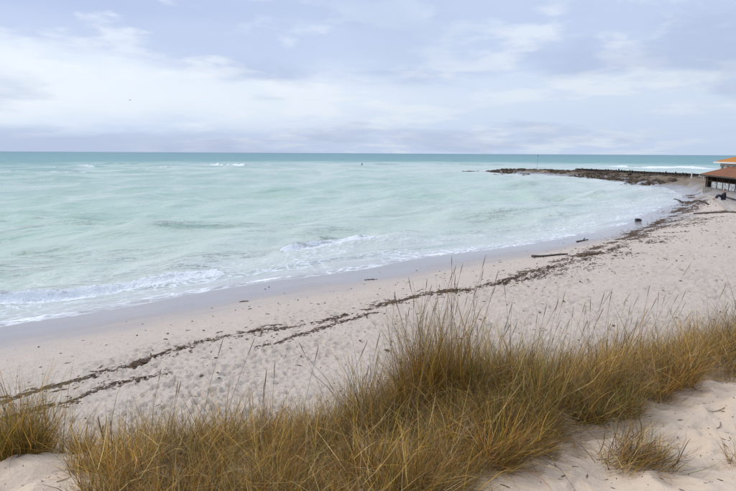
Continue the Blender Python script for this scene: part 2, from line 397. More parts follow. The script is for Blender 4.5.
for pts, h, wd, fl, fs in BREAK:
    bx0, bx1 = min(q[0] for q in pts)-25, max(q[0] for q in pts)+25; by0, by1 = min(q[1] for q in pts)-25, max(q[1] for q in pts)+25
    m = (SX > bx0) & (SX < bx1) & (SY > by0) & (SY < by1)
    if not m.any(): continue
    x, y = SX[m], SY[m]; cp_ = catmull(pts, 6)
    wob = 0.5*wd*fbm(x, y, 2.5*wd+1, 2, 9)*2
    dist, arc, side = polydist(x, y, cp_)
    L = sum(math.dist(a, b) for a, b in zip(cp_[:-1], cp_[1:]))
    dist = dist*side+wob                                   # + = shoreward (right of travel)
    end = sstep(arc, 0, 0.22*L)*sstep(L-arc, 0, 0.22*L)*(0.75+0.6*fbm(x, y, 2*wd+1.5, 2, 19))
    perp = np.where(dist > 0, np.exp(-(dist/(0.5*wd))**2), np.exp(-(dist/(1.5*wd))**2))
    dip = 0.25*np.exp(-((dist-1.2*wd)/(0.6*wd))**2)
    Z[m] += h*end*(perp-dip)
    if fl > 0:
        f = sstep(dist, -0.25*wd, 0.2*wd)*(1-sstep(dist, 0.35*fl, fl))*fs*sstep(end, 0.0, 0.3)
        foam[m] = np.maximum(foam[m], f)
        Z[m] += 0.10*h*f*np.abs(fbm(x, y, 0.35*wd+0.1, 2, 29))*4
# swash edge
edge = np.exp(-((off-0.30)/0.34)**2)*(0.62+0.9*fbm(SX, SY, 2.6, 3, 33)) + 0.5*np.exp(-((off-1.7-0.9*fbm(SX, SY, 4, 2, 35))/0.4)**2)*(0.55+1.2*fbm(SX, SY, 3.0, 3, 34))
foam = np.maximum(foam, np.where(rr < 130, edge, edge*0.4))
Z += 0.03*np.exp(-((off-0.35)/0.3)**2) + 0.012
m = (rr < 160) & (off > 0.25) & (off < 14)
Z[m] = np.maximum(Z[m], height(SX[m], SY[m], False)+0.04)
keep = off > -1.6

m_sea, t, p, o = new_mat('sea_water')
geo = t.new('ShaderNodeNewGeometry').outputs['Position']
offa = t.attr('off'); foa = t.attr('foam')
uvn = t.new('ShaderNodeUVMap'); uvn.uv_map = 'shore_uv'; UV = uvn.outputs[0]
def uvs(sx, sy):
    n = t.new('ShaderNodeVectorMath', operation='MULTIPLY'); t.l.new(UV, n.inputs[0]); n.inputs[1].default_value = (sx, sy, 1); return n.outputs[0]
nL = t.noise(uvs(0.02, 0.06), 1.0, 4, 0.55)
offn = t.math('MULTIPLY_ADD', t.math('SUBTRACT', nL, 0.5), 46.0, offa)
lg = t.math('LOGARITHM', t.math('MAXIMUM', t.math('MULTIPLY_ADD', t.math('MULTIPLY', t.math('SUBTRACT', nL, 0.5), 1.3), offa, offa), 0.3), 10.0)
# log10(offshore metres): -0.5 .. 4
fac = t.math('MULTIPLY', t.math('ADD', lg, 0.5), 1/4.5)
body = t.ramp(fac, [(0.0, (0.42, 0.385, 0.36)), (0.12, (0.57, 0.555, 0.505)), (0.24, (0.605, 0.625, 0.54)), (0.36, (0.58, 0.64, 0.525)), (0.46, (0.485, 0.60, 0.475)),
                    (0.555, (0.445, 0.56, 0.455)), (0.61, (0.31, 0.46, 0.385)), (0.66, (0.095, 0.28, 0.265)), (0.9, (0.04, 0.19, 0.225))])
streak = t.noise(uvs(0.10, 0.75), 1.0, 5, 0.62)
body = t.mix(t.smooth(streak, 0.52, 0.72, 0, 0.5), body, (0.64, 0.68, 0.63))
body = t.mix(t.smooth(streak, 0.46, 0.30, 0, 0.55), body, (0.23, 0.40, 0.31))  # dark streaks: shade of wave faces and troughs put into the water colour
fn1 = t.noise(uvs(0.9, 2.6), 1.0, 6, 0.7, 0.6); fn2 = t.noise(geo, 7, 4, 0.7)
fn = t.math('ADD', t.math('MULTIPLY', fn1, 0.7), t.math('MULTIPLY', fn2, 0.3))
thr = t.math('MULTIPLY_ADD', foa, -0.44, 0.80)
fmask = t.smooth(t.math('SUBTRACT', fn, thr), -0.03, 0.09)
# thin stray foam lines left by earlier waves
st2 = t.noise(uvs(0.22, 1.5), 1.0, 7, 0.68, 1.0)
stray = t.math('MULTIPLY', t.smooth(t.math('ABSOLUTE', t.math('SUBTRACT', st2, 0.5)), 0.020, 0.0, 0, 0.7), t.smooth(offa, 60, 4))
stray = t.math('MULTIPLY', stray, t.smooth(t.noise(uvs(0.05, 0.25), 1.0, 2), 0.45, 0.62))
fmask = t.math('MAXIMUM', fmask, stray)
vv = t.new('ShaderNodeTexVoronoi'); vv.feature = 'DISTANCE_TO_EDGE'; vv.inputs['Scale'].default_value = 1.0
wob = t.vmath('SCALE', t.noise(uvs(0.8, 1.6), 1.0, 4, 0.6, 0, True), scale=1.6)
t.l.new(t.vmath('ADD', uvs(1.1, 2.6), wob), vv.inputs['Vector'])
zone = t.math('ADD', t.smooth(offa, 13.0, 1.5, 0, 0.75), t.math('MULTIPLY', foa, 0.6))
zone = t.math('MULTIPLY', zone, t.smooth(t.noise(uvs(0.14, 0.4), 1.0, 3), 0.38, 0.62))
lace = t.math('MULTIPLY', t.smooth(vv.outputs[0], 0.16, 0.02), zone)
fmask = t.math('MAXIMUM', fmask, lace)
t.l.new(t.mix(fmask, body, (0.88, 0.885, 0.88)), p.inputs['Base Color'])
t.set(p.inputs['Roughness'], t.math('MULTIPLY_ADD', fmask, 0.6, t.smooth(offa, 40, 300, 0.08, 0.30)))
t.set(p.inputs['Specular IOR Level'], t.smooth(offa, 60, 320, 0.5, 0.22))
p.inputs['IOR'].default_value = 1.33
b1 = t.noise(uvs(0.35, 1.2), 1.0, 5, 0.6, 0.3); b2 = t.noise(geo, 3.2, 4, 0.6, 0.2); b3 = t.noise(geo, 0.35, 4, 0.6)
bb = t.math('ADD', t.math('MULTIPLY', b1, 0.5), t.math('ADD', t.math('MULTIPLY', b2, 0.12), t.math('MULTIPLY', b3, t.smooth(offa, 60, 300, 0.3, 1.6))))
bb = t.math('ADD', bb, t.math('MULTIPLY', fmask, t.math('MULTIPLY', fn2, 0.25)))
t.set(bb.node.inputs[0], bb.node.inputs[0].links[0].from_socket)
calm = t.smooth(offa, 0.0, 3.0, 0.15, 1.0)
t.l.new(t.bump(t.math('MULTIPLY', bb, calm), 1.0, 0.42), p.inputs['Normal'])

sea, used = grid_obj('sea', SX, SY, Z, keep=keep, mat=m_sea, wrap=True)
set_attr(sea, 'off', off.ravel()[used]); set_attr(sea, 'foam', np.clip(foam, 0, 1).ravel()[used])
uvl = sea.data.uv_layers.new(name='shore_uv')
li = np.empty(len(sea.data.loops), np.int32); sea.data.loops.foreach_get('vertex_index', li)
cu = np.clip((rr-300)/500, 0, 1)
U = 0.80*SX+0.60*SY; Vv = (-0.60*SX+0.80*SY)*(1-0.5*cu)
uvl.data.foreach_set('uv', np.ascontiguousarray(np.stack([U.ravel()[used][li], Vv.ravel()[used][li]], -1), np.float32).ravel())
tag(sea, 'pale milky turquoise sea with low breakers', kind='structure')

# ------------------------------------------------------------------ simple materials
def simple(name, ca, cb, scale=3.0, rough=0.8, bump=0.3, bd=0.02, stretch=(1, 1, 1), spec=0.3):
    m, t, p, o = new_mat(name)
    tc = t.new('ShaderNodeTexCoord').outputs['Object']
    mp = t.vmath('MULTIPLY', tc, stretch)
    n = t.noise(mp, scale, 5, 0.6); n2 = t.noise(mp, scale*5, 3, 0.6)
    f = t.smooth(t.math('ADD', t.math('MULTIPLY', n, 0.7), t.math('MULTIPLY', n2, 0.3)), 0.35, 0.65)
    t.l.new(t.mix(f, ca, cb), p.inputs['Base Color'])
    p.inputs['Roughness'].default_value = rough; p.inputs['Specular IOR Level'].default_value = spec
    if bump: t.l.new(t.bump(n2, bump, bd), p.inputs['Normal'])
    return m
M_weed = simple('seaweed', (0.05, 0.030, 0.018), (0.17, 0.10, 0.055), 9, 0.75, 0.4)
M_wood = simple('driftwood', (0.05, 0.038, 0.03), (0.12, 0.095, 0.075), 4, 0.85, 0.6, 0.02, (0.3, 3, 3))
M_dark = simple('wet_dark_stone', (0.025, 0.025, 0.028), (0.07, 0.065, 0.065), 5, 0.6)
M_rock = simple('reef_rock', (0.03, 0.022, 0.016), (0.11, 0.068, 0.036), 0.35, 0.85, 0.6, 0.05)
M_pile = simple('tarred_timber', (0.035, 0.032, 0.03), (0.09, 0.075, 0.06), 2, 0.85, 0.4, 0.02, (3, 3, 0.4))
M_concrete = simple('weathered_concrete', (0.36, 0.31, 0.27), (0.50, 0.44, 0.38), 1.2, 0.9)
M_slab = simple('grey_stone_slab', (0.16, 0.145, 0.13), (0.27, 0.245, 0.22), 1.5, 0.9)
M_white = simple('white_paint', (0.62, 0.60, 0.56), (0.78, 0.77, 0.74), 3, 0.6, 0.1)
M_hutwood = simple('dark_stained_boards', (0.035, 0.022, 0.016), (0.09, 0.055, 0.04), 2.2, 0.8, 0.5, 0.02, (4, 4, 0.3))
M_brownroof = simple('brown_roof_felt', (0.16, 0.055, 0.025), (0.30, 0.12, 0.05), 0.9, 0.85, 0.5, 0.03, (4, 0.6, 1))
M_orange = simple('orange_roof_tile', (0.42, 0.145, 0.02), (0.56, 0.23, 0.035), 1.0, 0.8, 0.5, 0.03, (4, 0.6, 1))
M_plaster = simple('cream_plaster', (0.50, 0.44, 0.36), (0.60, 0.54, 0.46), 1.0, 0.9, 0.1)
M_skin = simple('skin', (0.42, 0.25, 0.18), (0.48, 0.30, 0.22), 8, 0.55, 0)
M_black = simple('black_cloth', (0.012, 0.012, 0.015), (0.03, 0.03, 0.036), 12, 0.85, 0.3, 0.01)
M_navy = simple('dark_blue_cloth', (0.02, 0.022, 0.04), (0.04, 0.042, 0.06), 12, 0.85, 0.3, 0.01)
M_hair = simple('dark_hair', (0.015, 0.01, 0.008), (0.04, 0.025, 0.018), 20, 0.6, 0.3, 0.01)
M_feather = simple('gull_feathers', (0.45, 0.45, 0.47), (0.65, 0.65, 0.66), 6, 0.8, 0)
M_glass = simple('window_glass', (0.03, 0.035, 0.04), (0.06, 0.065, 0.07), 2, 0.12, 0)
m_mural, t, p, o = new_mat('painted_mural')
tc = t.new('ShaderNodeTexCoord').outputs['Object']
mv = t.new('ShaderNodeTexVoronoi'); mv.inputs['Scale'].default_value = 2.6; t.l.new(t.vmath('MULTIPLY', tc, (1, 1, 0.8)), mv.inputs['Vector'])
mk = t.smooth(t.math('ABSOLUTE', t.math('SUBTRACT', t.noise(tc, 1.7, 3, 0.5, 1.2), 0.5)), 0.02, 0.06)
t.l.new(t.mix(mk, (0.14, 0.15, 0.17), t.mix(t.smooth(mv.outputs[0], 0.2, 0.5, 0, 0.5), (0.66, 0.66, 0.63), (0.40, 0.47, 0.48))), p.inputs['Base Color'])
p.inputs['Roughness'].default_value = 0.75

# ------------------------------------------------------------------ huts on the terrace
ZT = hz(51, 78)
def P3(o_name, V, F, mat, parent, smooth=False): return mesh_obj(o_name, V, F, mat, parent, smooth)
def hip_roof(x0, x1, y0, y1, ze, zr, hip, th=0.14):
    """hip roof as a closed shell: eaves rectangle, ridge along x"""
    ym = (y0+y1)/2
    top = [(x0, y0, ze), (x1, y0, ze), (x1, y1, ze), (x0, y1, ze), (x0+hip, ym, zr), (x1-hip, ym, zr)]
    V = top + [(a, b, c-th) for a, b, c in top]
    F = [(0, 1, 5, 4), (2, 3, 4, 5), (1, 2, 5), (3, 0, 4)]
    F += [tuple(reversed([i+6 for i in f])) for f in F]
    F += [(1, 0, 6, 7), (2, 1, 7, 8), (3, 2, 8, 9), (0, 3, 9, 6)]
    return V, F
ANG = math.atan2(0.972, 0.234)
hut = empty('beach_bar', (48.4, 72.0, ZT), ANG)
tag(hut, 'low beach bar with brown pitched roof, dark posts and white painted front wall', 'beach bar')
P3('floor_slab', *box(0, 17.1, -5.0, 0.3, -1.2, 0.10), M_slab, hut)
P3('wall', *box(0.1, 17.0, -4.95, -4.8, 0.12, 1.98), M_hutwood, hut)
P3('wall', *box(0.1, 0.25, -4.8, -0.2, 0.12, 1.98), M_hutwood, hut)
P3('wall', *box(16.8, 16.95, -4.8, -0.2, 0.12, 1.98), M_hutwood, hut)
P3('wall', *box(0.25, 16.8, -1.62, -1.5, 0.12, 1.98), M_hutwood, hut)
for k in range(8):
    x = 0.3+k*2.37
    P3('post', *box(x-0.07, x+0.07, -0.12, 0.02, 0.12, 1.98), M_hutwood, hut)
    if k < 7:
        if 1 <= k < 6: P3('mural_panel', *box(x+0.09, x+2.28, -0.10, -0.04, 0.14, 1.08), m_mural, hut)
        P3('rail', *box(x+0.09, x+2.28, -0.13, 0.0, 1.09, 1.16), M_hutwood, hut)
        for q in range(5):
            bx_ = x+0.25+q*0.44
            P3('board', *box(bx_, bx_+0.36, -1.49, -1.46, 0.2, 1.95), M_hutwood, hut)
rf = P3('roof', *hip_roof(-0.5, 18.0, -5.6, 0.75, 2.05, 3.2, 2.4), M_brownroof, hut)
P3('ridge_cap', *tube([(1.9, -2.42, 3.22), (15.6, -2.42, 3.22)], [0.08, 0.08], 6), M_brownroof, rf)
P3('fascia', *box(-0.45, 17.9, 0.76, 0.80, 1.85, 2.05), M_pile, rf)
hb = empty('pavilion', (46.8, 72.3, ZT-0.35), ANG)
tag(hb, 'taller pavilion with bright orange hipped roof behind the brown bar', 'pavilion')
P3('wall', *box(11.5, 26.3, -13.5, -6.4, -1.0, 4.2), M_plaster, hb)
for k in range(6):
    x = 12.4+k*2.4
    wn = P3('window', *box(x, x+1.1, -6.4, -6.34, 3.0, 3.8), M_white, hb)
    P3('pane', *box(x+0.07, x+1.03, -6.335, -6.33, 3.07, 3.73), M_glass, wn)
rf = P3('roof', *hip_roof(10.6, 27.2, -14.2, -5.65, 4.25, 5.7, 3.6), M_orange, hb)
P3('ridge_cap', *tube([(14.2, -9.92, 5.72), (23.6, -9.92, 5.72)], [0.1, 0.1], 6), M_orange, rf)
P3('fascia', *box(10.65, 27.15, -5.64, -5.60, 4.02, 4.25), M_white, rf)

# posts fencing the walk to the reef
FEN = [(68.6, 117.6), (66.6, 113.4), (64.6, 109.0), (62.6, 104.6), (60.6, 100.4), (58.4, 96.2), (56.4, 92.2)]
fen = empty('post_fence', (FEN[-1][0], FEN[-1][1], hz(*FEN[-1])))
tag(fen, 'row of pale wooden fence posts with a rail leading from the bar towards the reef', 'fence')
ox, oy, oz = fen.location
for i, (x, y) in enumerate(FEN):
    z = hz(x, y)-oz; hgt = 1.15+0.1*((i*7) % 3)
    V, F = tube([(x-ox, y-oy, z-0.3), (x-ox, y-oy, z+hgt*0.5), (x-ox+0.03, y-oy, z+hgt)], [0.10, 0.095, 0.085], 7, 0.08, i)
    P3('post', V, F, M_concrete, fen)
for (x0, y0), (x1, y1) in zip(FEN[:-1], FEN[1:]):
    V, F = tube([(x0-ox, y0-oy, hz(x0, y0)-oz+0.8), (x1-ox, y1-oy, hz(x1, y1)-oz+0.8)], [0.045, 0.045], 6)
    P3('rail', V, F, M_pile, fen)
wx, wy = 71.0, 125.5
V, F = tube([(0, 0, -0.3), (0, 0, 0.7), (0.02, 0, 1.45)], [0.14, 0.13, 0.12], 8)
wp = empty('marker_post', (wx, wy, hz(wx, wy)))
P3('post', V, F, M_white, wp); P3('cap', *tube([(0.02, 0, 1.45), (0.02, 0, 1.52)], [0.16, 0.10], 8), M_white, wp)
tag(wp, 'short white post standing at the land end of the timber groyne', 'post')

# timber groyne behind the reef
G0, G1 = (70.0, 193.0), (84.0, 146.0)
gro = empty('timber_groyne', (G0[0], G0[1], hz(*G0)))
tag(gro, 'dark timber groyne of close set piles along the back of the reef', 'groyne')
NP = 44
pv, pf = tube([(0, 0, -1.0), (0, 0, 0.5), (0, 0, 1.0)], [0.2, 0.19, 0.17], 7, 0.08, 3)
pm = bpy.data.meshes.new('pile'); pm.from_pydata(pv, [], pf); pm.materials.append(M_pile)
for i in range(NP):
    f = i/(NP-1); x, y = G0[0]+(G1[0]-G0[0])*f, G0[1]+(G1[1]-G0[1])*f
    o = bpy.data.objects.new('pile', pm); COL.objects.link(o); o.parent = gro
    o.location = (x-G0[0]+random.uniform(-.08, .08), y-G0[1], max(hz(x, y), 0.75)-gro.location.z+random.uniform(-.35, .15)); o.rotation_euler = (random.uniform(-.05, .05), random.uniform(-.05, .05), random.random()*6)
nx_, ny_ = G1[0]-G0[0], G1[1]-G0[1]
P3('plank_wall', [(0.32, 0, -1.2), (0.44, 0.03, -1.2), (0.44, 0.03, 0.62), (0.32, 0, 0.62), (nx_+0.32, ny_, -1.0), (nx_+0.44, ny_+0.03, -1.0), (nx_+0.44, ny_+0.03, 0.62), (nx_+0.32, ny_, 0.62)],
   [(0, 1, 2, 3), (7, 6, 5, 4), (0, 4, 5, 1), (1, 5, 6, 2), (2, 6, 7, 3), (3, 7, 4, 0)], M_pile, gro)
for zz in (0.2, 0.6):
    V, F = tube([(0.25, 0, zz), (G1[0]-G0[0]+0.25, G1[1]-G0[1], zz+hz(*G1)-hz(*G0))], [0.16, 0.16], 6)
    P3('beam', V, F, M_pile, gro)
pl = empty('marker_pole', (57.8, 196.0, hz(57.8, 196.0)))
V, F = tube([(0, 0, -0.5), (0, 0, 2.4), (0.06, 0, 5.0)], [0.035, 0.03, 0.025], 7); P3('pole', V, F, M_pile, pl)
V, F = tube([(0.06, 0, 4.7), (0.06, 0, 5.05)], [0.06, 0.06], 8); P3('topmark', V, F, M_pile, pl)
tag(pl, 'thin upright marker pole standing on the dark reef', 'pole')

# kerb along the terrace
kp = catmull([(47.0, 82.0), (43.6, 74), (39.6, 64.5), (36.0, 57.2), (33.2, 51.6)], 6)
V, F = [], []
for i, (x, y) in enumerate(kp):
    z = hz(x, y)
    V += [(x-0.16, y+0.06, z-0.3), (x-0.16, y+0.06, z+0.16), (x+0.16, y-0.06, z+0.16), (x+0.16, y-0.06, z-0.3)]
    if i: a = 4*i; F += [(a-4, a-3, a+1, a), (a-3, a-2, a+2, a+1), (a-2, a-1, a+3, a+2)]
F += [(3, 2, 1, 0), (len(V)-4, len(V)-3, len(V)-2, len(V)-1)]
tag(mesh_obj('kerb', V, F, M_concrete), 'pale concrete kerb edging the terrace in front of the bar', kind='structure')

# ------------------------------------------------------------------ people
def skin_mesh(name, joints, edges, mat, parent, root=0, sub=2, faces_keep=None):
    me = bpy.data.meshes.new(name); me.from_pydata([j[:3] for j in joints], edges, [])
    o = bpy.data.objects.new(name, me); COL.objects.link(o)
    md = o.modifiers.new('skin', 'SKIN'); md.use_smooth_shade = True
    o.modifiers.new('sub', 'SUBSURF').levels = sub
    for i, j in enumerate(joints):
        r = j[3]; me.skin_vertices[0].data[i].radius = (r, r) if not isinstance(r, tuple) else r
        me.skin_vertices[0].data[i].use_root = (i == root)
    dg = bpy.context.evaluated_depsgraph_get(); nm = bpy.data.meshes.new_from_object(o.evaluated_get(dg))
    bpy.data.objects.remove(o); nm.name = name; nm.materials.clear(); nm.materials.append(mat)
    nm.polygons.foreach_set('use_smooth', [True]*len(nm.polygons))
    q = bpy.data.objects.new(name, nm); COL.objects.link(q); q.parent = parent
    return q
def person(loc, rz, pose, mats, label, scale=1.0):
    """joint lists for a body facing -X (seated) or standing in water; metres"""
    root = empty('person', loc, rz); root.scale = (scale,)*3; tag(root, label, 'person')
    J = pose; order = list(J); ix = {k: i for i, k in enumerate(order)}
    E_ = [('pelvis', 'waist'), ('waist', 'chest'), ('chest', 'neck'), ('neck', 'chin'), ('chin', 'head'), ('head', 'crown'), ('chin', 'nose')]
    for s in 'lr':
        E_ += [('chest', 'sho'+s), ('sho'+s, 'elb'+s), ('elb'+s, 'wri'+s), ('wri'+s, 'hand'+s), ('pelvis', 'hip'+s), ('hip'+s, 'kne'+s), ('kne'+s, 'ank'+s), ('ank'+s, 'toe'+s)]
        for f in range(4): E_.append(('hand'+s, 'fin%d%s' % (f, s)))
        E_.append(('wri'+s, 'thu'+s))
    body = skin_mesh('body', [J[k] for k in order], [(ix[a], ix[b]) for a, b in E_], mats[0], root)
    def sub(name, keys, grow, mat, extra=()):
        ii = {k: i for i, k in enumerate(keys)}
        return skin_mesh(name, [(*J[k][:3], J[k][3]*grow if not isinstance(J[k][3], tuple) else (J[k][3][0]*grow, J[k][3][1]*grow)) for k in keys],
                         [(ii[a], ii[b]) for a, b in E_ if a in ii and b in ii], mat, root)
    sub('jacket', ['pelvis', 'waist', 'chest', 'neck', 'shol', 'elbl', 'wril', 'shor', 'elbr', 'wrir'], 1.18, mats[1])
    sub('trousers', ['pelvis', 'hipl', 'knel', 'ankl', 'hipr', 'kner', 'ankr'], 1.2, mats[2])
    hx, hy, hz_, _ = J['head']; cx, cy, cz, _ = J['crown']
    skin_mesh('hair', [(hx+0.035, hy, hz_-0.03, 0.085), (hx+0.025, hy, hz_+0.05, 0.102), (cx+0.01, cy, cz, 0.085)], [(0, 1), (1, 2)], mats[3], root)
    return root
def hands(J, s, d, side):
    x, y, z, _ = J['hand'+s]; d = Vector(d).normalized(); sd = Vector(side).normalized()
    for f in range(4):
        L = (0.085, 0.10, 0.095, 0.075)[f]; q = Vector((x, y, z))+d*L+sd*(0.022*(f-1.5))
        J['fin%d%s' % (f, s)] = (*q, 0.009)
    w_ = Vector(J['wri'+s][:3]); q = w_+d*0.07-sd*0.06; J['thu'+s] = (*q, 0.010)
sit = {'pelvis': (0, 0, 0.12, 0.135), 'waist': (0.05, 0, 0.30, 0.12), 'chest': (0.03, 0, 0.52, 0.14), 'neck': (-0.03, 0, 0.68, 0.055), 'chin': (-0.06, 0, 0.76, 0.07),
       'head': (-0.055, 0, 0.84, 0.098), 'crown': (-0.05, 0, 0.91, 0.085), 'nose': (-0.16, 0, 0.80, 0.018)}
for s, g in (('l', -1), ('r', 1)):
    sit.update({'sho'+s: (0.03, g*0.19, 0.58, 0.062), 'elb'+s: (-0.10, g*0.27, 0.36, 0.045), 'wri'+s: (-0.34, g*0.17, 0.42, 0.033), 'hand'+s: (-0.40, g*0.14, 0.43, 0.035),
                'hip'+s: (-0.04, g*0.10, 0.12, 0.095), 'kne'+s: (-0.42, g*0.17, 0.42, 0.068), 'ank'+s: (-0.66, g*0.16, 0.07, 0.045), 'toe'+s: (-0.84, g*0.18, 0.04, 0.038)})
    hands(sit, s, (-0.8, -g*0.3, -0.4), (0.1, 1, 0))
px, py = 40.3, 64.3
person((px, py, hz(px, py)+0.02), math.radians(-14), sit, (M_skin, M_black, M_navy, M_hair), 'person in dark clothes sitting on the terrace sand below the bar', 1.3)
sta = {'pelvis': (0, 0, 0.95, 0.13), 'waist': (0, 0, 1.10, 0.12), 'chest': (-0.01, 0, 1.33, 0.14), 'neck': (-0.02, 0, 1.50, 0.055), 'chin': (-0.04, 0, 1.57, 0.07),
       'head': (-0.03, 0, 1.65, 0.098), 'crown': (-0.02, 0, 1.72, 0.085), 'nose': (-0.135, 0, 1.62, 0.018)}
for s, g in (('l', -1), ('r', 1)):
    sta.update({'sho'+s: (0, g*0.19, 1.42, 0.062), 'elb'+s: (-0.03, g*0.30, 1.17, 0.045), 'wri'+s: (-0.18, g*0.33, 0.98, 0.033), 'hand'+s: (-0.23, g*0.33, 0.93, 0.035),
                'hip'+s: (0, g*0.10, 0.90, 0.095), 'kne'+s: (-0.03, g*0.12, 0.50, 0.065), 'ank'+s: (0.02, g*0.13, 0.09, 0.045), 'toe'+s: (-0.13, g*0.16, 0.04, 0.038)})
    hands(sta, s, (-0.5, 0, -0.7), (0.7, 0.1, -0.4))
person((-53.2, 249.0, -0.45), math.radians(70), sta, (M_skin, M_black, M_black, M_hair), 'bather in a dark wetsuit standing in the sea near the bright breaker at left')
person((-3.3, 291.0, -0.1), math.radians(120), sta, (M_skin, M_black, M_navy, M_hair), 'distant bather standing in the sea near the middle of the horizon')

# gull
gd = Vector((-0.3779, 0.9223, 0.0811))
gl = empty('gull', Vector((0, 0, H))+gd*150, math.radians(35))
V, F = tube([(-0.26, 0, 0), (-0.2, 0, 0.01), (-0.05, 0, 0), (0.12, 0, 0.01), (0.2, 0, 0.03), (0.27, 0, 0.03), (0.32, 0, 0.02)], [0.015, 0.04, 0.08, 0.075, 0.05, 0.045, 0.012], 8)
P3('body', V, F, M_feather, gl, True)
for g in (-1, 1):
    sec = [(0.0, 0.04, 0.0, 0.17), (0.28, 0.05, 0.10, 0.16), (0.5, 0.0, 0.07, 0.11), (0.68, -0.09, 0.0, 0.02)]
    V, F = [], []
    for y, x, z, c in sec: V += [(x+c/2, g*y, z), (x, g*y, z+0.015), (x-c/2, g*y, z), (x, g*y, z-0.008)]
    for i in range(3):
        for k in range(4): F.append((4*i+k, 4*i+(k+1) % 4, 4*i+4+(k+1) % 4, 4*i+4+k))
    F += [(3, 2, 1, 0), (12, 13, 14, 15)]
    P3('wing', V, F, M_feather, gl, True)
tag(gl, 'small grey seagull flying in the pale band of sky at left', 'gull')

# ------------------------------------------------------------------ lumps: seaweed, rocks, debris
ICO_V = []
ph_ = (1+5**0.5)/2
for a in (-1, 1):
    for b in (-ph_, ph_): ICO_V += [(0, a, b), (a, b, 0), (b, 0, a)]
ICO_V = np.array(ICO_V)/math.hypot(1, ph_)
def hull_faces(v):
    F = []
    n = len(v)
    for i in range(n):
        for j in range(i+1, n):
            for k in range(j+1, n):
                nn = np.cross(v[j]-v[i], v[k]-v[i])
                if np.linalg.norm(nn) < 1e-6: continue
                s = (v-v[i])@nn
                if (s < 1e-6).all(): F.append((i, j, k))
                elif (s > -1e-6).all(): F.append((i, k, j))
    return np.array(F)
ICO_F = hull_faces(ICO_V)
def lumps(name, x, y, size, flat, mat, rs, elong=1.8, jit=0.5, sink=0.3, ang=None, zoff=0):
    n = len(x); z = height(x, y)
    v = ICO_V[None]*(1+jit*(rs.random((n, 12, 1))-0.5)*2)
    v = v+jit*0.5*(rs.random((n, 12, 3))-0.5)
    sx = size*(1+rs.random(n)*(elong-1)); sz = size*flat*(0.6+0.8*rs.random(n))
    a = rs.random(n)*6.283 if ang is None else ang
    X = v[:, :, 0]*sx[:, None]; Y = v[:, :, 1]*size[:, None]; Zz = v[:, :, 2]*sz[:, None]
    c, s = np.cos(a)[:, None], np.sin(a)[:, None]
    V = np.stack([x[:, None]+X*c-Y*s, y[:, None]+X*s+Y*c, z[:, None]+Zz+(sz*(1-2*sink))[:, None]*0.5+zoff], -1).reshape(-1, 3)
    T = (ICO_F[None]+(np.arange(n)*12)[:, None, None]).reshape(-1, 3)
    o = fast_mesh(name, V, np.zeros((0, 4), int), mat, T, smooth=False)
    return o
WR1 = catmull([(-14.0, 7.0), (-10.6, 10.2), (-8.31, 12.1), (-7.41, 12.95), (-6.14, 14.28), (-4.95, 16.08), (-3.74, 17.37), (-1.27, 18.5), (0.27, 20.1), (2.56, 22.69), (3.89, 23.3), (5.87, 24.61),
               (8.53, 27.54), (10.37, 30.09), (12.43, 32.74), (17.54, 39.04), (25.18, 49.42), (34.6, 62.8), (43.5, 76.5), (52.5, 92)], 10)
WR2 = catmull([(-9.2, 9.6), (-7.11, 11.23), (-6.65, 11.56), (-5.71, 12.94), (-4.23, 13.64), (-3.11, 15.74), (-1.22, 17.76), (0.2, 19.5)], 10)
WR3 = catmull([(3.6, 22.2), (6.8, 24.9), (10, 28.6), (14.5, 34.0), (20.5, 41.5), (28.5, 52), (37, 64), (45, 76)], 10)
WR4 = catmull([(6.0, 23.4), (9.5, 26.4), (14, 31), (20, 38), (27, 46.5), (34, 55)], 10)
def along(line, per_m, width, rs, gap, seed, wgrow=0.0, far=0.0):
    p = np.array(line); seg = np.hypot(*np.diff(p, axis=0).T); cum = np.concatenate([[0], np.cumsum(seg)]); L = cum[-1]
    s = np.sort(rs.random(int(L*per_m))*L)
    den = vnoise(s/1.1, s*0+seed, seed)*0.6+vnoise(s/3.7, s*0+seed+9, seed+1)*0.6
    s = s[den+0.25*rs.random(len(s)) > gap+far*s/L]
    x = np.interp(s, cum, p[:, 0]); y = np.interp(s, cum, p[:, 1])
    i = np.clip(np.searchsorted(cum, s)-1, 0, len(seg)-1); tx, ty = np.diff(p, axis=0)[i].T/seg[i]
    wob = (vnoise(s/2.3, s*0+3.3, seed+5)-0.5)*0.9 + (vnoise(s/0.5, s*0+1.3, seed+6)-0.5)*0.22
    u = rs.normal(0, 1, len(s))*np.where(rs.random(len(s)) < 0.16, 3.5, 1.0)*(width*(0.35+1.1*vnoise(s/0.9, s*0+7.7, seed+7)) + wgrow*s/L)+wob
    return x+ty*u, y-tx*u, np.arctan2(ty, tx), s/L
rs = np.random.default_rng(21)
x, y, a, f = along(WR1, 150, 0.075, rs, 0.40, 3, 0.34, 0.38)
ob = lumps('seaweed_wrack', x, y, (0.008+0.022*rs.random(len(x))**2)*(1+1.4*f), 0.35, M_weed, rs, 7.0, 0.6, 0.25, a+rs.normal(0, 0.5, len(x)))
tag(ob, 'long dark line of seaweed washed up along the whole beach', 'seaweed', kind='stuff')
x, y, a, f = along(WR2, 190, 0.075, rs, 0.46, 8)
ob = lumps('seaweed_wrack', x, y, 0.007+0.018*rs.random(len(x))**2, 0.35, M_weed, rs, 7.0, 0.6, 0.25, a+rs.normal(0, 0.5, len(x)))
tag(ob, 'second shorter seaweed line higher up the sand at left', 'seaweed', kind='stuff')
x, y, a, f = along(WR3, 110, 0.16, rs, 0.58, 14, 0.4, 0.12)
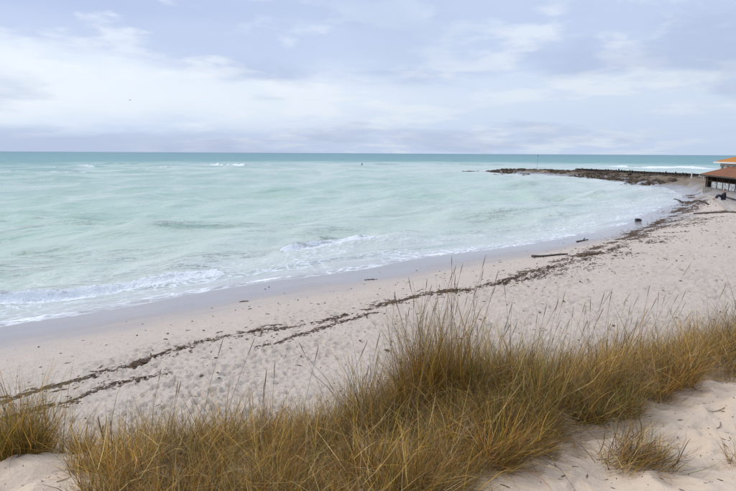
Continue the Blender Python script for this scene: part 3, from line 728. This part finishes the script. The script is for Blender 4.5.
ob = lumps('seaweed_wrack', x, y, (0.009+0.025*rs.random(len(x))**2)*(1+1.1*f), 0.3, M_weed, rs, 7.0, 0.6, 0.25, a+rs.normal(0, 0.4, len(x)))
tag(ob, 'broken brown seaweed line just above the main wrack line towards the bar', 'seaweed', kind='stuff')
x, y, a, f = along(WR4, 80, 0.45, rs, 0.68, 24, 0.6)
ob = lumps('seaweed_wrack', x, y, (0.009+0.025*rs.random(len(x))**2)*(1+1.1*f), 0.3, M_weed, rs, 7.0, 0.6, 0.25, a+rs.normal(0, 0.4, len(x)))
tag(ob, 'faint scattered seaweed patches highest up the sand at right', 'seaweed', kind='stuff')
# loose bits over the beach
n = 7000; x = rs.uniform(-12, 40, n); y = rs.uniform(8, 62, n); dsh, _ = shore_d(x, y)
m = (dsh > 1.5) & (wcoord(x, y) < -2.5) & ((dsh > 5) | (rs.random(n) < 0.12)); x, y = x[m], y[m]
ob = lumps('beach_debris', x, y, 0.010+0.028*rs.random(len(x))**3, 0.5, M_weed, rs, 3.0, 0.5, 0.2)
tag(ob, 'tiny dark scraps of weed and wood scattered over the sand', 'debris', kind='stuff')
def clump(loc, rad, n, seed, label, elong=1.0, ang=0.0):
    r_ = np.random.default_rng(seed); q = np.clip(r_.normal(0, 0.42, (n, 2)), -1, 1)*np.array([rad*elong, rad]); c, s = math.cos(ang), math.sin(ang)
    x = loc[0]+q[:, 0]*c-q[:, 1]*s; y = loc[1]+q[:, 0]*s+q[:, 1]*c
    o = lumps('seaweed_clump', x, y, rad*(0.10+0.22*r_.random(n)), 0.6, M_weed, r_, 2.5, 0.5, 0.15)
    tag(o, label, 'seaweed clump', 'loose seaweed clumps')
clump((0.16, 27.9), 0.14, 70, 1, 'small dark seaweed clump alone on the wet sand in the middle', 2.0)
clump((-5.26, 23.4), 0.10, 70, 2, 'small dark seaweed clump on the wet sand at left near the swash', 2.0)
clump((12.9, 32.3), 0.36, 150, 3, 'big brown seaweed heap just beyond the driftwood log', 2.4, 0.6)
clump((-6.1, 14.3), 0.16, 110, 4, 'thick dark seaweed knot on the wrack line at left', 1.8, 0.8)
clump((3.3, 22.9), 0.24, 120, 5, 'seaweed heap behind the tall grass tussock seed stalks', 2.2, 0.6)

# driftwood and other loose things
def log(name, pts, rad, label, cat, branch=None, mat=M_wood, seed=0):
    base = Vector((pts[0][0], pts[0][1], hz(pts[0][0], pts[0][1]))); e = empty(name, base)
    path = [(x-base.x, y-base.y, hz(x, y)-base.z+zz) for x, y, zz in pts]
    V, F = tube(path, [rad*(1-0.35*i/(len(pts)-1)) for i in range(len(pts))], 9, 0.12, seed); P3('trunk', V, F, mat, e, True)
    if branch:
        V, F = tube([(x-base.x, y-base.y, hz(x, y)-base.z+zz) for x, y, zz in branch], [rad*0.7, rad*0.5, rad*0.3][:len(branch)], 7, 0.1, seed+1); P3('branch_stub', V, F, mat, e, True)
    tag(e, label, cat)
log('driftwood_log', [(9.75, 33.3, 0.10), (10.3, 33.18, 0.05), (10.9, 33.34, 0.04), (11.5, 33.42, 0.07), (12.0, 33.55, 0.03)], 0.065, 'long dark driftwood log lying parallel to the water at the wrack line', 'driftwood',
    [(9.85, 33.28, 0.12), (9.78, 33.0, 0.10), (9.8, 32.75, 0.02)], seed=3)
log('driftwood_log', [(15.0, 40.3, 0.05), (15.5, 40.55, 0.07), (16.0, 40.75, 0.10)], 0.06, 'short dark driftwood piece on the wet sand beyond the long log', 'driftwood', [(15.6, 40.6, 0.1), (15.75, 40.75, 0.24)], seed=5)
log('driftwood_log', [(31.6, 54.8, 0.03), (32.3, 53.4, 0.05), (33.0, 52.0, 0.05), (33.6, 50.3, 0.06), (34.0, 48.6, 0.07)], 0.10, 'very long dark beached timber lying across the sand at the right edge', 'driftwood', None, M_wood, 7)
log('timber_sleeper', [(40.6, 70.5, 0.06), (39.4, 67.6, 0.07), (38.2, 64.6, 0.07), (37.0, 61.6, 0.06)], 0.11, 'dark timber sleeper edging the sand slope just seaward of the pale kerb', 'timber', None, M_pile, 9)
log('timber_sleeper', [(43.4, 70.0, 0.08), (42.0, 66.2, 0.08), (40.4, 61.6, 0.08), (39.2, 58.0, 0.08)], 0.10, 'dark timber sleeper beside the seated person on the terrace', 'timber', None, M_pile, 10)
log('timber_sleeper', [(45.6, 84.5, 0.08), (44.2, 80.5, 0.08), (42.6, 76.8, 0.07)], 0.12, 'weathered timber sleeper on the beach slope below the far end of the bar', 'timber', None, M_pile, 11)
# dark block at the water's edge
rs2 = np.random.default_rng(4)
V, F = box(-0.22, 0.20, -0.16, 0.16, -0.15, 0.20)
e = empty('block', (26.4, 55.2, hz(26.4, 55.2)), 0.3)
b_ = P3('block_body', [(x+rs2.normal(0, .04), y+rs2.normal(0, .04), z+rs2.normal(0, .02)) for x, y, z in V], F, M_dark, e)
bv = b_.modifiers.new('bevel', 'BEVEL'); bv.width = 0.05; bv.segments = 2
V, F = box(-0.25, 0.17, -0.18, 0.18, 0.215, 0.26); P3('top_board', V, F, M_pile, e)
tag(e, 'dark box shaped block at the edge of the water at right', 'block')
# stake
zx = hz(-4.54, 9.17); e = empty('stake', (-4.54, 9.17, zx))
V, F = tube([(0, 0, -0.2), (-0.02, 0, 0.2), (-0.07, 0.01, 0.42), (-0.10, 0.0, 0.66)], [0.014, 0.013, 0.012, 0.007], 7, 0.1, 2); P3('shaft', V, F, M_pile, e)
V, F = tube([(-0.06, 0.01, 0.40), (-0.03, 0, 0.45), (-0.02, 0, 0.50)], [0.012, 0.014, 0.005], 6); P3('twig_stub', V, F, M_pile, e)
tag(e, 'thin dark leaning stake stuck upright in the sand at lower left', 'stake')

# reef rocks
rs = np.random.default_rng(31)
n = 9000; x = rs.uniform(32, 92, n); y = rs.uniform(122, 226, n); dsh, _ = shore_d(x, y)
pr_ = np.exp(-((dsh-1.0)/5.0)**2)+0.45*(y > 160)+0.12
m = (dsh > -7) & (dsh < 20) & (rs.random(n) < pr_) & (fbm(x, y, 7, 3, 77) > -0.10); x, y = x[m], y[m]
ob = lumps('reef_rocks', x, y, 0.14+0.5*rs.random(len(x))**2.2, 0.42, M_rock, rs, 1.8, 0.3, 0.4)
tag(ob, 'dark brown weed covered rocks of the low reef jutting into the sea', 'rocks', kind='stuff')
n = 160; x = rs.uniform(35, 48, n); y = 207+rs.normal(0, 3.0, n)+(44-x)*0.25; dsh, _ = shore_d(x, y)
m = rs.random(n) < (x-33)/14.0; x, y = x[m], y[m]
V_ = lumps('reef_rocks', x, y, 0.3+0.4*rs.random(len(x)), 0.5, M_rock, rs, 2.4, 0.3, 0.4)
zv = -height(x, y)-0.02                                    # awash: tops just above the water
co = np.empty(len(V_.data.vertices)*3, np.float32); V_.data.vertices.foreach_get('co', co); co = co.reshape(-1, 12, 3); co[:, :, 2] += zv[:, None]; V_.data.vertices.foreach_set('co', co.ravel())
tag(V_, 'scattered rocks awash off the seaward tip of the reef', 'rocks', kind='stuff')

# plant litter on the bare dune sand
n = 900; x = np.concatenate([rs.uniform(0.3, 4.5, 700), rs.uniform(-3.3, -1.6, 200)]); y = np.concatenate([rs.uniform(2.6, 6.0, 700), rs.uniform(3.2, 4.8, 200)])
ob = lumps('sand_litter', x, y, 0.0022+0.004*rs.random(n)**3, 0.6, M_weed, rs, 9.0, 0.3, 0.0)
tag(ob, 'tiny bits of dry stems and leaves littering the bare dune sand', 'litter', kind='stuff')

# ------------------------------------------------------------------ marram grass
m_grass, t, p, o = new_mat('marram_grass')
ca = t.attr('col', 'Color')
t.l.new(ca, p.inputs['Base Color']); p.inputs['Roughness'].default_value = 0.6; p.inputs['Specular IOR Level'].default_value = 0.25
tr = t.new('ShaderNodeBsdfTranslucent'); t.l.new(ca, tr.inputs[0])
mx = t.new('ShaderNodeMixShader'); mx.inputs[0].default_value = 0.28
t.l.new(p.outputs[0], mx.inputs[1]); t.l.new(tr.outputs[0], mx.inputs[2]); t.l.new(mx.outputs[0], o.inputs[0])
PAL = np.array([(0.46, 0.255, 0.040), (0.30, 0.17, 0.028), (0.205, 0.175, 0.024), (0.10, 0.115, 0.022), (0.26, 0.105, 0.024), (0.055, 0.030, 0.016), (0.54, 0.38, 0.15), (0.25, 0.175, 0.10)])
def blades(bx, by, bz, az, lean, curl, length, width, col, rs, tw=0.5, segs=4):
    n = len(bx); t_ = np.linspace(0, 1, segs+1)
    th = lean[:, None]+curl[:, None]*t_[None]**1.4
    a = az[:, None]+(rs.normal(0, tw, n))[:, None]*t_[None]
    ds = length[:, None]/segs
    sx = np.sin(th)*np.sin(a)*ds; sy = np.sin(th)*np.cos(a)*ds; sz = np.cos(th)*ds
    cs = lambda s, b: b[:, None]+np.concatenate([np.zeros((n, 1)), np.cumsum(s[:, :-1], 1)], 1)
    X, Y, Zz = cs(sx, bx), cs(sy, by), cs(sz, bz)
    wa = az+math.pi/2+rs.normal(0, 0.7, n); wxv, wyv = np.sin(wa)[:, None], np.cos(wa)[:, None]
    wd = width[:, None]*np.array([0.8, 1.0, 0.85, 0.55, 0.0])[None, :segs+1]*0.5
    Vl = np.stack([X-wxv*wd, Y-wyv*wd, Zz], -1)[:, :segs]; Vr = np.stack([X+wxv*wd, Y+wyv*wd, Zz], -1)[:, :segs]; tip = np.stack([X, Y, Zz], -1)[:, segs:]
    V = np.concatenate([Vl, Vr, tip], 1); k = 2*segs+1
    b = (np.arange(n)*k)[:, None]
    Q = np.concatenate([np.stack([b+i, b+segs+i, b+segs+i+1, b+i+1], -1) for i in range(segs-1)], 1).reshape(-1, 4)
    T = np.stack([b+segs-1, b+2*segs-1, b+2*segs], -1).reshape(-1, 3)
    g = np.concatenate([t_[:segs], t_[:segs], t_[segs:]])[None, :, None]
    C = col[:, None, :]*(1-0.0*g)+ (np.array([0.44, 0.29, 0.08])-col[:, None, :])*0.35*g**2
    return V.reshape(-1, 3), Q, T, C.reshape(-1, 3)
def merge(parts):
    V, Q, T, C = [], [], [], []; o_ = 0
    for v, q, t_, c in parts: V.append(v); Q.append(q+o_); T.append(t_+o_); C.append(c); o_ += len(v)
    return np.concatenate(V), np.concatenate(Q), np.concatenate(T), np.concatenate(C)
def grass_obj(name, parts, origin=None, parent=None):
    V, Q, T, C = merge(parts)
    if origin is not None: V = V-np.array(origin)
    o = fast_mesh(name, V, Q, m_grass, T, smooth=False)
    ca = o.data.attributes.new('col', 'FLOAT_COLOR', 'POINT'); ca.data.foreach_set('color', np.concatenate([C, np.ones((len(C), 1))], 1).astype(np.float32).ravel())
    if parent: o.parent = parent
    return o
def pick(n, wts, rs):
    w_ = np.array(wts, float); w_ /= w_.sum(); c = PAL[rs.choice(len(PAL), n, p=w_)]
    return 1.58*c*(0.30+1.15*rs.random((n, 1)))*rs.uniform(0.58, 1.28)*(1+0.10*(rs.random((n, 3))-0.5))
def tuft(cx, cy, rad, n, L, wts, rs, dead=0.3, spread=0.55, lean_dir=None, lean_amt=0.0, wid=0.0034):
    """one clump: upright arching live leaves plus a collapsed skirt of dead ones"""
    out = []
    for part, k in (('live', int(n*(1-dead))), ('dead', int(n*dead))):
        r_ = rad*np.sqrt(rs.random(k)); a0 = rs.random(k)*6.283
        bx = cx+r_*np.sin(a0); by = cy+r_*np.cos(a0)
        az = a0+rs.normal(0, 1.3, k)
        if part == 'live':
            lean = np.abs(rs.normal(0.08, 0.16, k))+spread*(r_/rad)*0.55*rs.random(k); curl = np.abs(rs.normal(0.55, 0.55, k)); ln = L*(0.26+0.95*rs.random(k)**2.2); col = pick(k, wts, rs)
        else:
            lean = rs.uniform(0.2, 1.35, k); curl = rs.uniform(-1.2, 1.8, k); ln = L*rs.uniform(0.35, 0.85, k); col = pick(k, (1.4, 1.6, 0.6, 0.4, 2.3, 2.9, 1.0, 1.4), rs)
        if lean_dir is not None:
            m = rs.random(k) < lean_amt; az = np.where(m, lean_dir+rs.normal(0, 0.4, k), az); lean = np.where(m, lean+0.4*rs.random(k), lean)
        bz = height(bx, by)-0.02
        if part == 'dead': bz = bz+0.22*L*rs.random(k)**2
        out.append(blades(bx, by, bz, az, lean, curl, ln, wid*(0.38+1.8*rs.random(k)**3), col, rs, 0.5 if part == 'live' else 1.3))
    return out
def stalk_geo(cx, cy, hgt, az, lean, rs, col):
    """flower stalk: thin bent tube, and its spike"""
    z = hz(cx, cy); n = 6; path = []; x, y, zz = 0, 0, 0; th = lean
    for i in range(n+1):
        path.append((x, y, zz)); s = hgt/n; x += math.sin(th)*math.sin(az)*s; y += math.sin(th)*math.cos(az)*s; zz += math.cos(th)*s; th += 0.05*rs.random()+0.012
    return (cx, cy, z), path
m_stalk = simple('grass_stalk', (0.16, 0.11, 0.075), (0.28, 0.20, 0.13), 20, 0.75, 0)
m_spike = simple('grass_spike', (0.13, 0.095, 0.07), (0.24, 0.18, 0.12), 60, 0.85, 0.3, 0.003)
def stalks_into(parent, origin, specs, rs):
    for (cx, cy, hg, az, ln) in specs:
        (bx, by, bz), path = stalk_geo(cx, cy, hg, az, ln, rs, None)
        q = [(bx-origin[0]+a, by-origin[1]+b, bz-origin[2]+c) for a, b, c in path]
        V, F = tube(q, [0.0021-0.0009*i/6 for i in range(7)], 4); st = P3('stalk', V, F, m_stalk, parent)
        e0, e1 = np.array(q[-2]), np.array(q[-1]); dv = (e1-e0)/np.linalg.norm(e1-e0); sl = rs.uniform(0.09, 0.16)
        V, F = tube([e1-dv*sl*0.2, e1+dv*sl*0.1, e1+dv*sl*0.45, e1+dv*sl*0.8], [0.0014, 0.0036, 0.0034, 0.0008], 5, 0.2, 1); P3('seed_head', V, F, m_spike, st)

rs = np.random.default_rng(77)
GOLD = (5, 4, 2.0, 0.8, 2, 0.8, 1, 0.8); OLIVE = (1.6, 2, 5, 3.4, 0.5, 0.7, 0.5, 0.4); BROWN = (2, 2.5, 1, 0.6, 3, 2, 0.8, 1.5); DEADP = (0.5, 1, 0.4, 0.3, 2, 4, 0.8, 3)
NEAR = [(-1.85, 1.9), (-1.1, 1.9), (0.25, 2.9), (0.62, 3.65), (0.95, 3.95), (1.35, 4.12), (1.75, 4.35), (2.25, 4.75), (2.85, 5.25), (3.5, 5.75), (4.6, 6.1), (7.2, 7.0),
        (8.6, 8.8), (6.5, 9.3), (4.5, 8.3), (2.5, 7.2), (1.0, 6.4), (-0.6, 5.75), (-1.7, 5.2), (-2.45, 4.9), (-2.3, 4.45), (-1.85, 3.6)]
cand = []
for _ in range(9000):
    x, y = rs.uniform(-2.8, 8.6), rs.uniform(1.9, 9.4)
    sp_ = 0.30 if math.hypot(x, y) < 7.5 else 0.3
    if inside(np.array([x]), np.array([y]), NEAR)[0] and all((x-a)**2+(y-b)**2 > sp_*sp_ for a, b in cand): cand.append((x, y))
parts = []
for (x, y) in cand:
    g = float(fbm(np.array([x]), np.array([y]), 1.3, 2, 5)[0])
    g += 0.12*(rs.random()-0.5)
    wts = GOLD if g > 0.06 else (BROWN if g > 0.015 else (OLIVE if g > -0.09 else DEADP))
    r_ = math.hypot(x, y); wv = wcoord(x, y)
    L = 0.80+0.16*float(fbm(np.array([x]), np.array([y]), 0.9, 2, 6)[0])*2
    L *= (0.80+0.28*sstep(x, -1.5, 0.8)+0.16*sstep(x, 3.2, 5.0))*rs.uniform(0.5, 1.35)
    if wv < 1.2: L *= 0.9
    nb = int((740 if r_ < 6.5 else 320)*(0.75+0.5*rs.random()))
    back = float(sstep(np.array(wv), 2.7, 1.5))
    L *= 0.72+0.28*back; nb = int(nb*(1.15-0.2*back))
    parts += tuft(x, y, 0.16, nb, L, wts, rs, dead=0.68-0.26*back, spread=1.7-0.6*back, lean_dir=rs.normal(1.9, 0.8), lean_amt=rs.uniform(0.1, 0.55))
# thin outliers down the dune face, standing against the beach
for _ in range(260):
    x = rs.uniform(-2.4, 6.5); y = (6.6+0.39*x-rs.uniform(-0.5, 1.3))/0.92
    parts += tuft(x, y, 0.10, 16, rs.uniform(0.45, 0.75), GOLD, rs, dead=0.1, spread=0.5)
xs = rs.uniform(-2.0, 6.5, 22000); ys = (6.6+0.39*xs-rs.uniform(0.5, 4.4, 22000))/0.92      # fallen thatch, coloured dark to stand in for shade between tufts
k_ = inside(xs, ys, NEAR); xs, ys = xs[k_], ys[k_]; k_ = len(xs)
parts.append(blades(xs, ys, height(xs, ys)+0.10*rs.random(k_), rs.random(k_)*6.283, rs.uniform(1.0, 1.6, k_), rs.uniform(-0.4, 0.4, k_), rs.uniform(0.2, 0.45, k_), rs.uniform(0.003, 0.006, k_), pick(k_, (0.2, 0.6, 0, 0.4, 2, 5, 0.1, 0.8), rs), rs))
xs = rs.uniform(-2.0, 6.0, 8000); ys = (6.6+0.39*xs-rs.uniform(0.8, 4.2, 8000))/0.92
k_ = inside(xs, ys, NEAR); xs, ys = xs[k_], ys[k_]; k_ = len(xs)
parts.append(blades(xs, ys, height(xs, ys)+0.04+0.25*rs.random(k_), rs.random(k_)*6.283, rs.uniform(0.7, 1.5, k_), rs.uniform(-0.7, 0.9, k_), rs.uniform(0.25, 0.6, k_), rs.uniform(0.0016, 0.0032, k_), pick(k_, (2, 1, 0, 0, 1, 1, 4, 4), rs)*1.1, rs))
ed_ = np.array(catmull([(0.35, 3.0), (0.75, 3.75), (1.35, 4.15), (2.25, 4.8), (3.5, 5.8), (4.8, 6.2)], 12)); ii = rs.integers(0, len(ed_), 1500)
xs = ed_[ii, 0]+rs.normal(0, 0.12, 1500); ys = ed_[ii, 1]+rs.normal(0, 0.12, 1500)
parts.append(blades(xs, ys, height(xs, ys)+0.01, rs.normal(2.5, 0.8, 1500), rs.uniform(0.9, 1.5, 1500), rs.uniform(-0.2, 0.5, 1500), rs.uniform(0.15, 0.5, 1500), rs.uniform(0.002, 0.004, 1500), pick(1500, (2, 2, 1, 0, 2, 2, 3, 3), rs), rs))
mass = grass_obj('dune_grass', parts)
tag(mass, 'dense tangle of golden and olive marram grass covering the dune edge', 'grass', kind='stuff')
# flower stalks growing through the mass
sp_ = []
for _ in range(130):
    x = rs.uniform(-2.0, 6.0); wv = rs.uniform(0.6, 3.0); y = (6.6+0.39*x-wv)/0.92
    if x < 0.2 and rs.random() < 0.6: continue
    if inside(np.array([x]), np.array([y]), NEAR)[0]: sp_.append((x, y, rs.uniform(0.6, 1.05), rs.normal(1.5, 0.8), abs(rs.normal(0.10, 0.12))))
for (x_, wv, h_, az_, l_) in ((2.2, 1.6, 1.2, 1.3, 0.45), (2.6, 1.5, 1.15, 1.2, 0.5), (3.3, 1.7, 1.35, 1.25, 0.42), (4.4, 2.0, 1.3, 1.5, 0.2), (4.9, 2.1, 1.4, 1.4, 0.25), (2.0, 1.8, 1.1, 1.0, 0.1), (1.7, 1.5, 1.2, -0.5, 0.1), (5.4, 2.3, 1.3, 1.2, 0.2), (-0.2, 2.3, 0.95, -1.2, 0.3), (-0.6, 2.2, 0.9, 1.2, 0.1)):
    sp_.append((x_, (6.6+0.39*x_-wv)/0.92, h_, az_, l_))
SV, SF = [], []
for i, (cx, cy, hg, az, ln) in enumerate(sp_):
    (bx, by, bz), path = stalk_geo(cx, cy, hg, az, ln, rs, None); q = [np.array((bx+a, by+b, bz+c)) for a, b, c in path]
    for (pp, rr_) in ((q, [0.0021-0.0009*k/6 for k in range(7)]), ([q[-1], q[-1]+(q[-1]-q[-2])*0.3, q[-1]+(q[-1]-q[-2])*0.8, q[-1]+(q[-1]-q[-2])], [0.0014, 0.0036, 0.0032, 0.0008])):
        V, F = tube(pp, rr_, 4); o_ = len(SV); SV += V; SF += [tuple(a+o_ for a in f_) for f_ in F]
tag(mesh_obj('grass_stalks', SV, SF, m_stalk), 'thin dry seed stalks standing above the dune grass', 'grass stalks', kind='stuff')

def tussock(loc, rad, n, L, wts, label, nst=0, sth=(0.9, 1.2), seed=1, **kw):
    r_ = np.random.default_rng(seed); z = hz(*loc); e = empty('grass_tussock', (loc[0], loc[1], z)); tag(e, label, 'grass tussock', 'separate grass tussocks on the dune')
    parts = []
    for k in range(5):
        a = r_.random()*6.283; q = rad*0.55*math.sqrt(r_.random())
        parts += tuft(loc[0]+q*math.sin(a), loc[1]+q*math.cos(a), rad*0.6, n//5, L*r_.uniform(0.85, 1.08), wts, r_, **kw)
    o = grass_obj('leaves', parts, (loc[0], loc[1], z), e); o['kind'] = 'stuff'
    S = []
    for _ in range(nst):
        a = r_.random()*6.283; q = rad*math.sqrt(r_.random())
        S.append((loc[0]+q*math.sin(a)*1.3, loc[1]+q*math.cos(a)*0.8, r_.uniform(*sth), r_.normal(1.0, 1.3), abs(r_.normal(0.05, 0.07))))
    stalks_into(e, (loc[0], loc[1], z), S, r_)
    return e
tussock((0.72, 5.35), 0.42, 3300, 1.08, (6, 4, 1.5, 0.5, 2.2, 0.8, 1, 0.5), 'tallest golden grass tussock with a sheaf of grey seed stalks at its top', 30, (0.9, 1.35), 5, dead=0.25, spread=0.6)
tussock((-3.3, 5.0), 0.44, 3800, 0.92, (2, 3, 3.5, 3, 2, 1.5, 0.4, 0.4), 'dark olive grass tussock at the far left above a patch of bare sand', 4, (0.55, 0.75), 6, dead=0.3, spread=1.0)
tussock((-2.55, 4.85), 0.14, 450, 0.36, (2, 3, 2.5, 2, 2, 1, 0.8, 0.6), 'small low grass tuft between the left tussock and the grass mass', 0, (0.5, 0.6), 7, dead=0.35, spread=1.2)
tussock((-2.35, 4.3), 0.12, 260, 0.40, (2, 3, 2.5, 2, 2, 1, 0.8, 0.6), 'sparse little grass tuft growing in the bare sand patch at lower left', 0, (0.5, 0.6), 17, dead=0.5, spread=1.4)
tussock((2.72, 3.72), 0.16, 600, 0.34, (4, 3, 0.6, 0.3, 4, 1, 0.8, 0.5), 'small reddish brown grass tuft in the bare sand at the lower right corner', 0, (0.5, 0.6), 8, dead=0.5, spread=1.4)
tussock((1.95, 3.85), 0.30, 1100, 0.46, (3, 3, 2, 1, 2, 1, 2, 1), 'flattened grass tuft sprawling over the bare sand in front of the grass mass', 0, (0.5, 0.6), 9, dead=0.75, spread=1.6, lean_dir=2.2, lean_amt=0.75)
# dry stems lying on the bare sand
rs = np.random.default_rng(12)
for k, (x, y, a, lab) in enumerate([(3.0, 4.55, 0.5, 'dry grass stem lying on the bare sand halfway up the right edge'), (2.45, 4.05, 2.3, 'dry grass stem lying between the flattened tuft and the corner tuft'),
                               (1.30, 3.45, 0.3, 'dry grass stem on the bare sand left of the flattened tuft'), (-2.35, 3.95, 1.0, 'dry grass stem on the bare sand patch at the lower left'), (3.25, 4.85, 2.9, 'dry grass stem on the bare sand just below the grass at right')]):
    L = rs.uniform(0.12, 0.26); pts = []
    for i in range(4):
        xx, yy = x+math.cos(a+0.12*i)*L*i/3, y+math.sin(a+0.12*i)*L*i/3; pts.append((xx-x, yy-y, hz(xx, yy)-hz(x, y)+0.006))
    V, F = tube(pts, [0.0035, 0.0035, 0.003, 0.002], 5); q = mesh_obj('dry_stem', V, F, m_stalk, None, False, (x, y, hz(x, y)))
    tag(q, lab, 'stem', 'dry stems on bare sand')
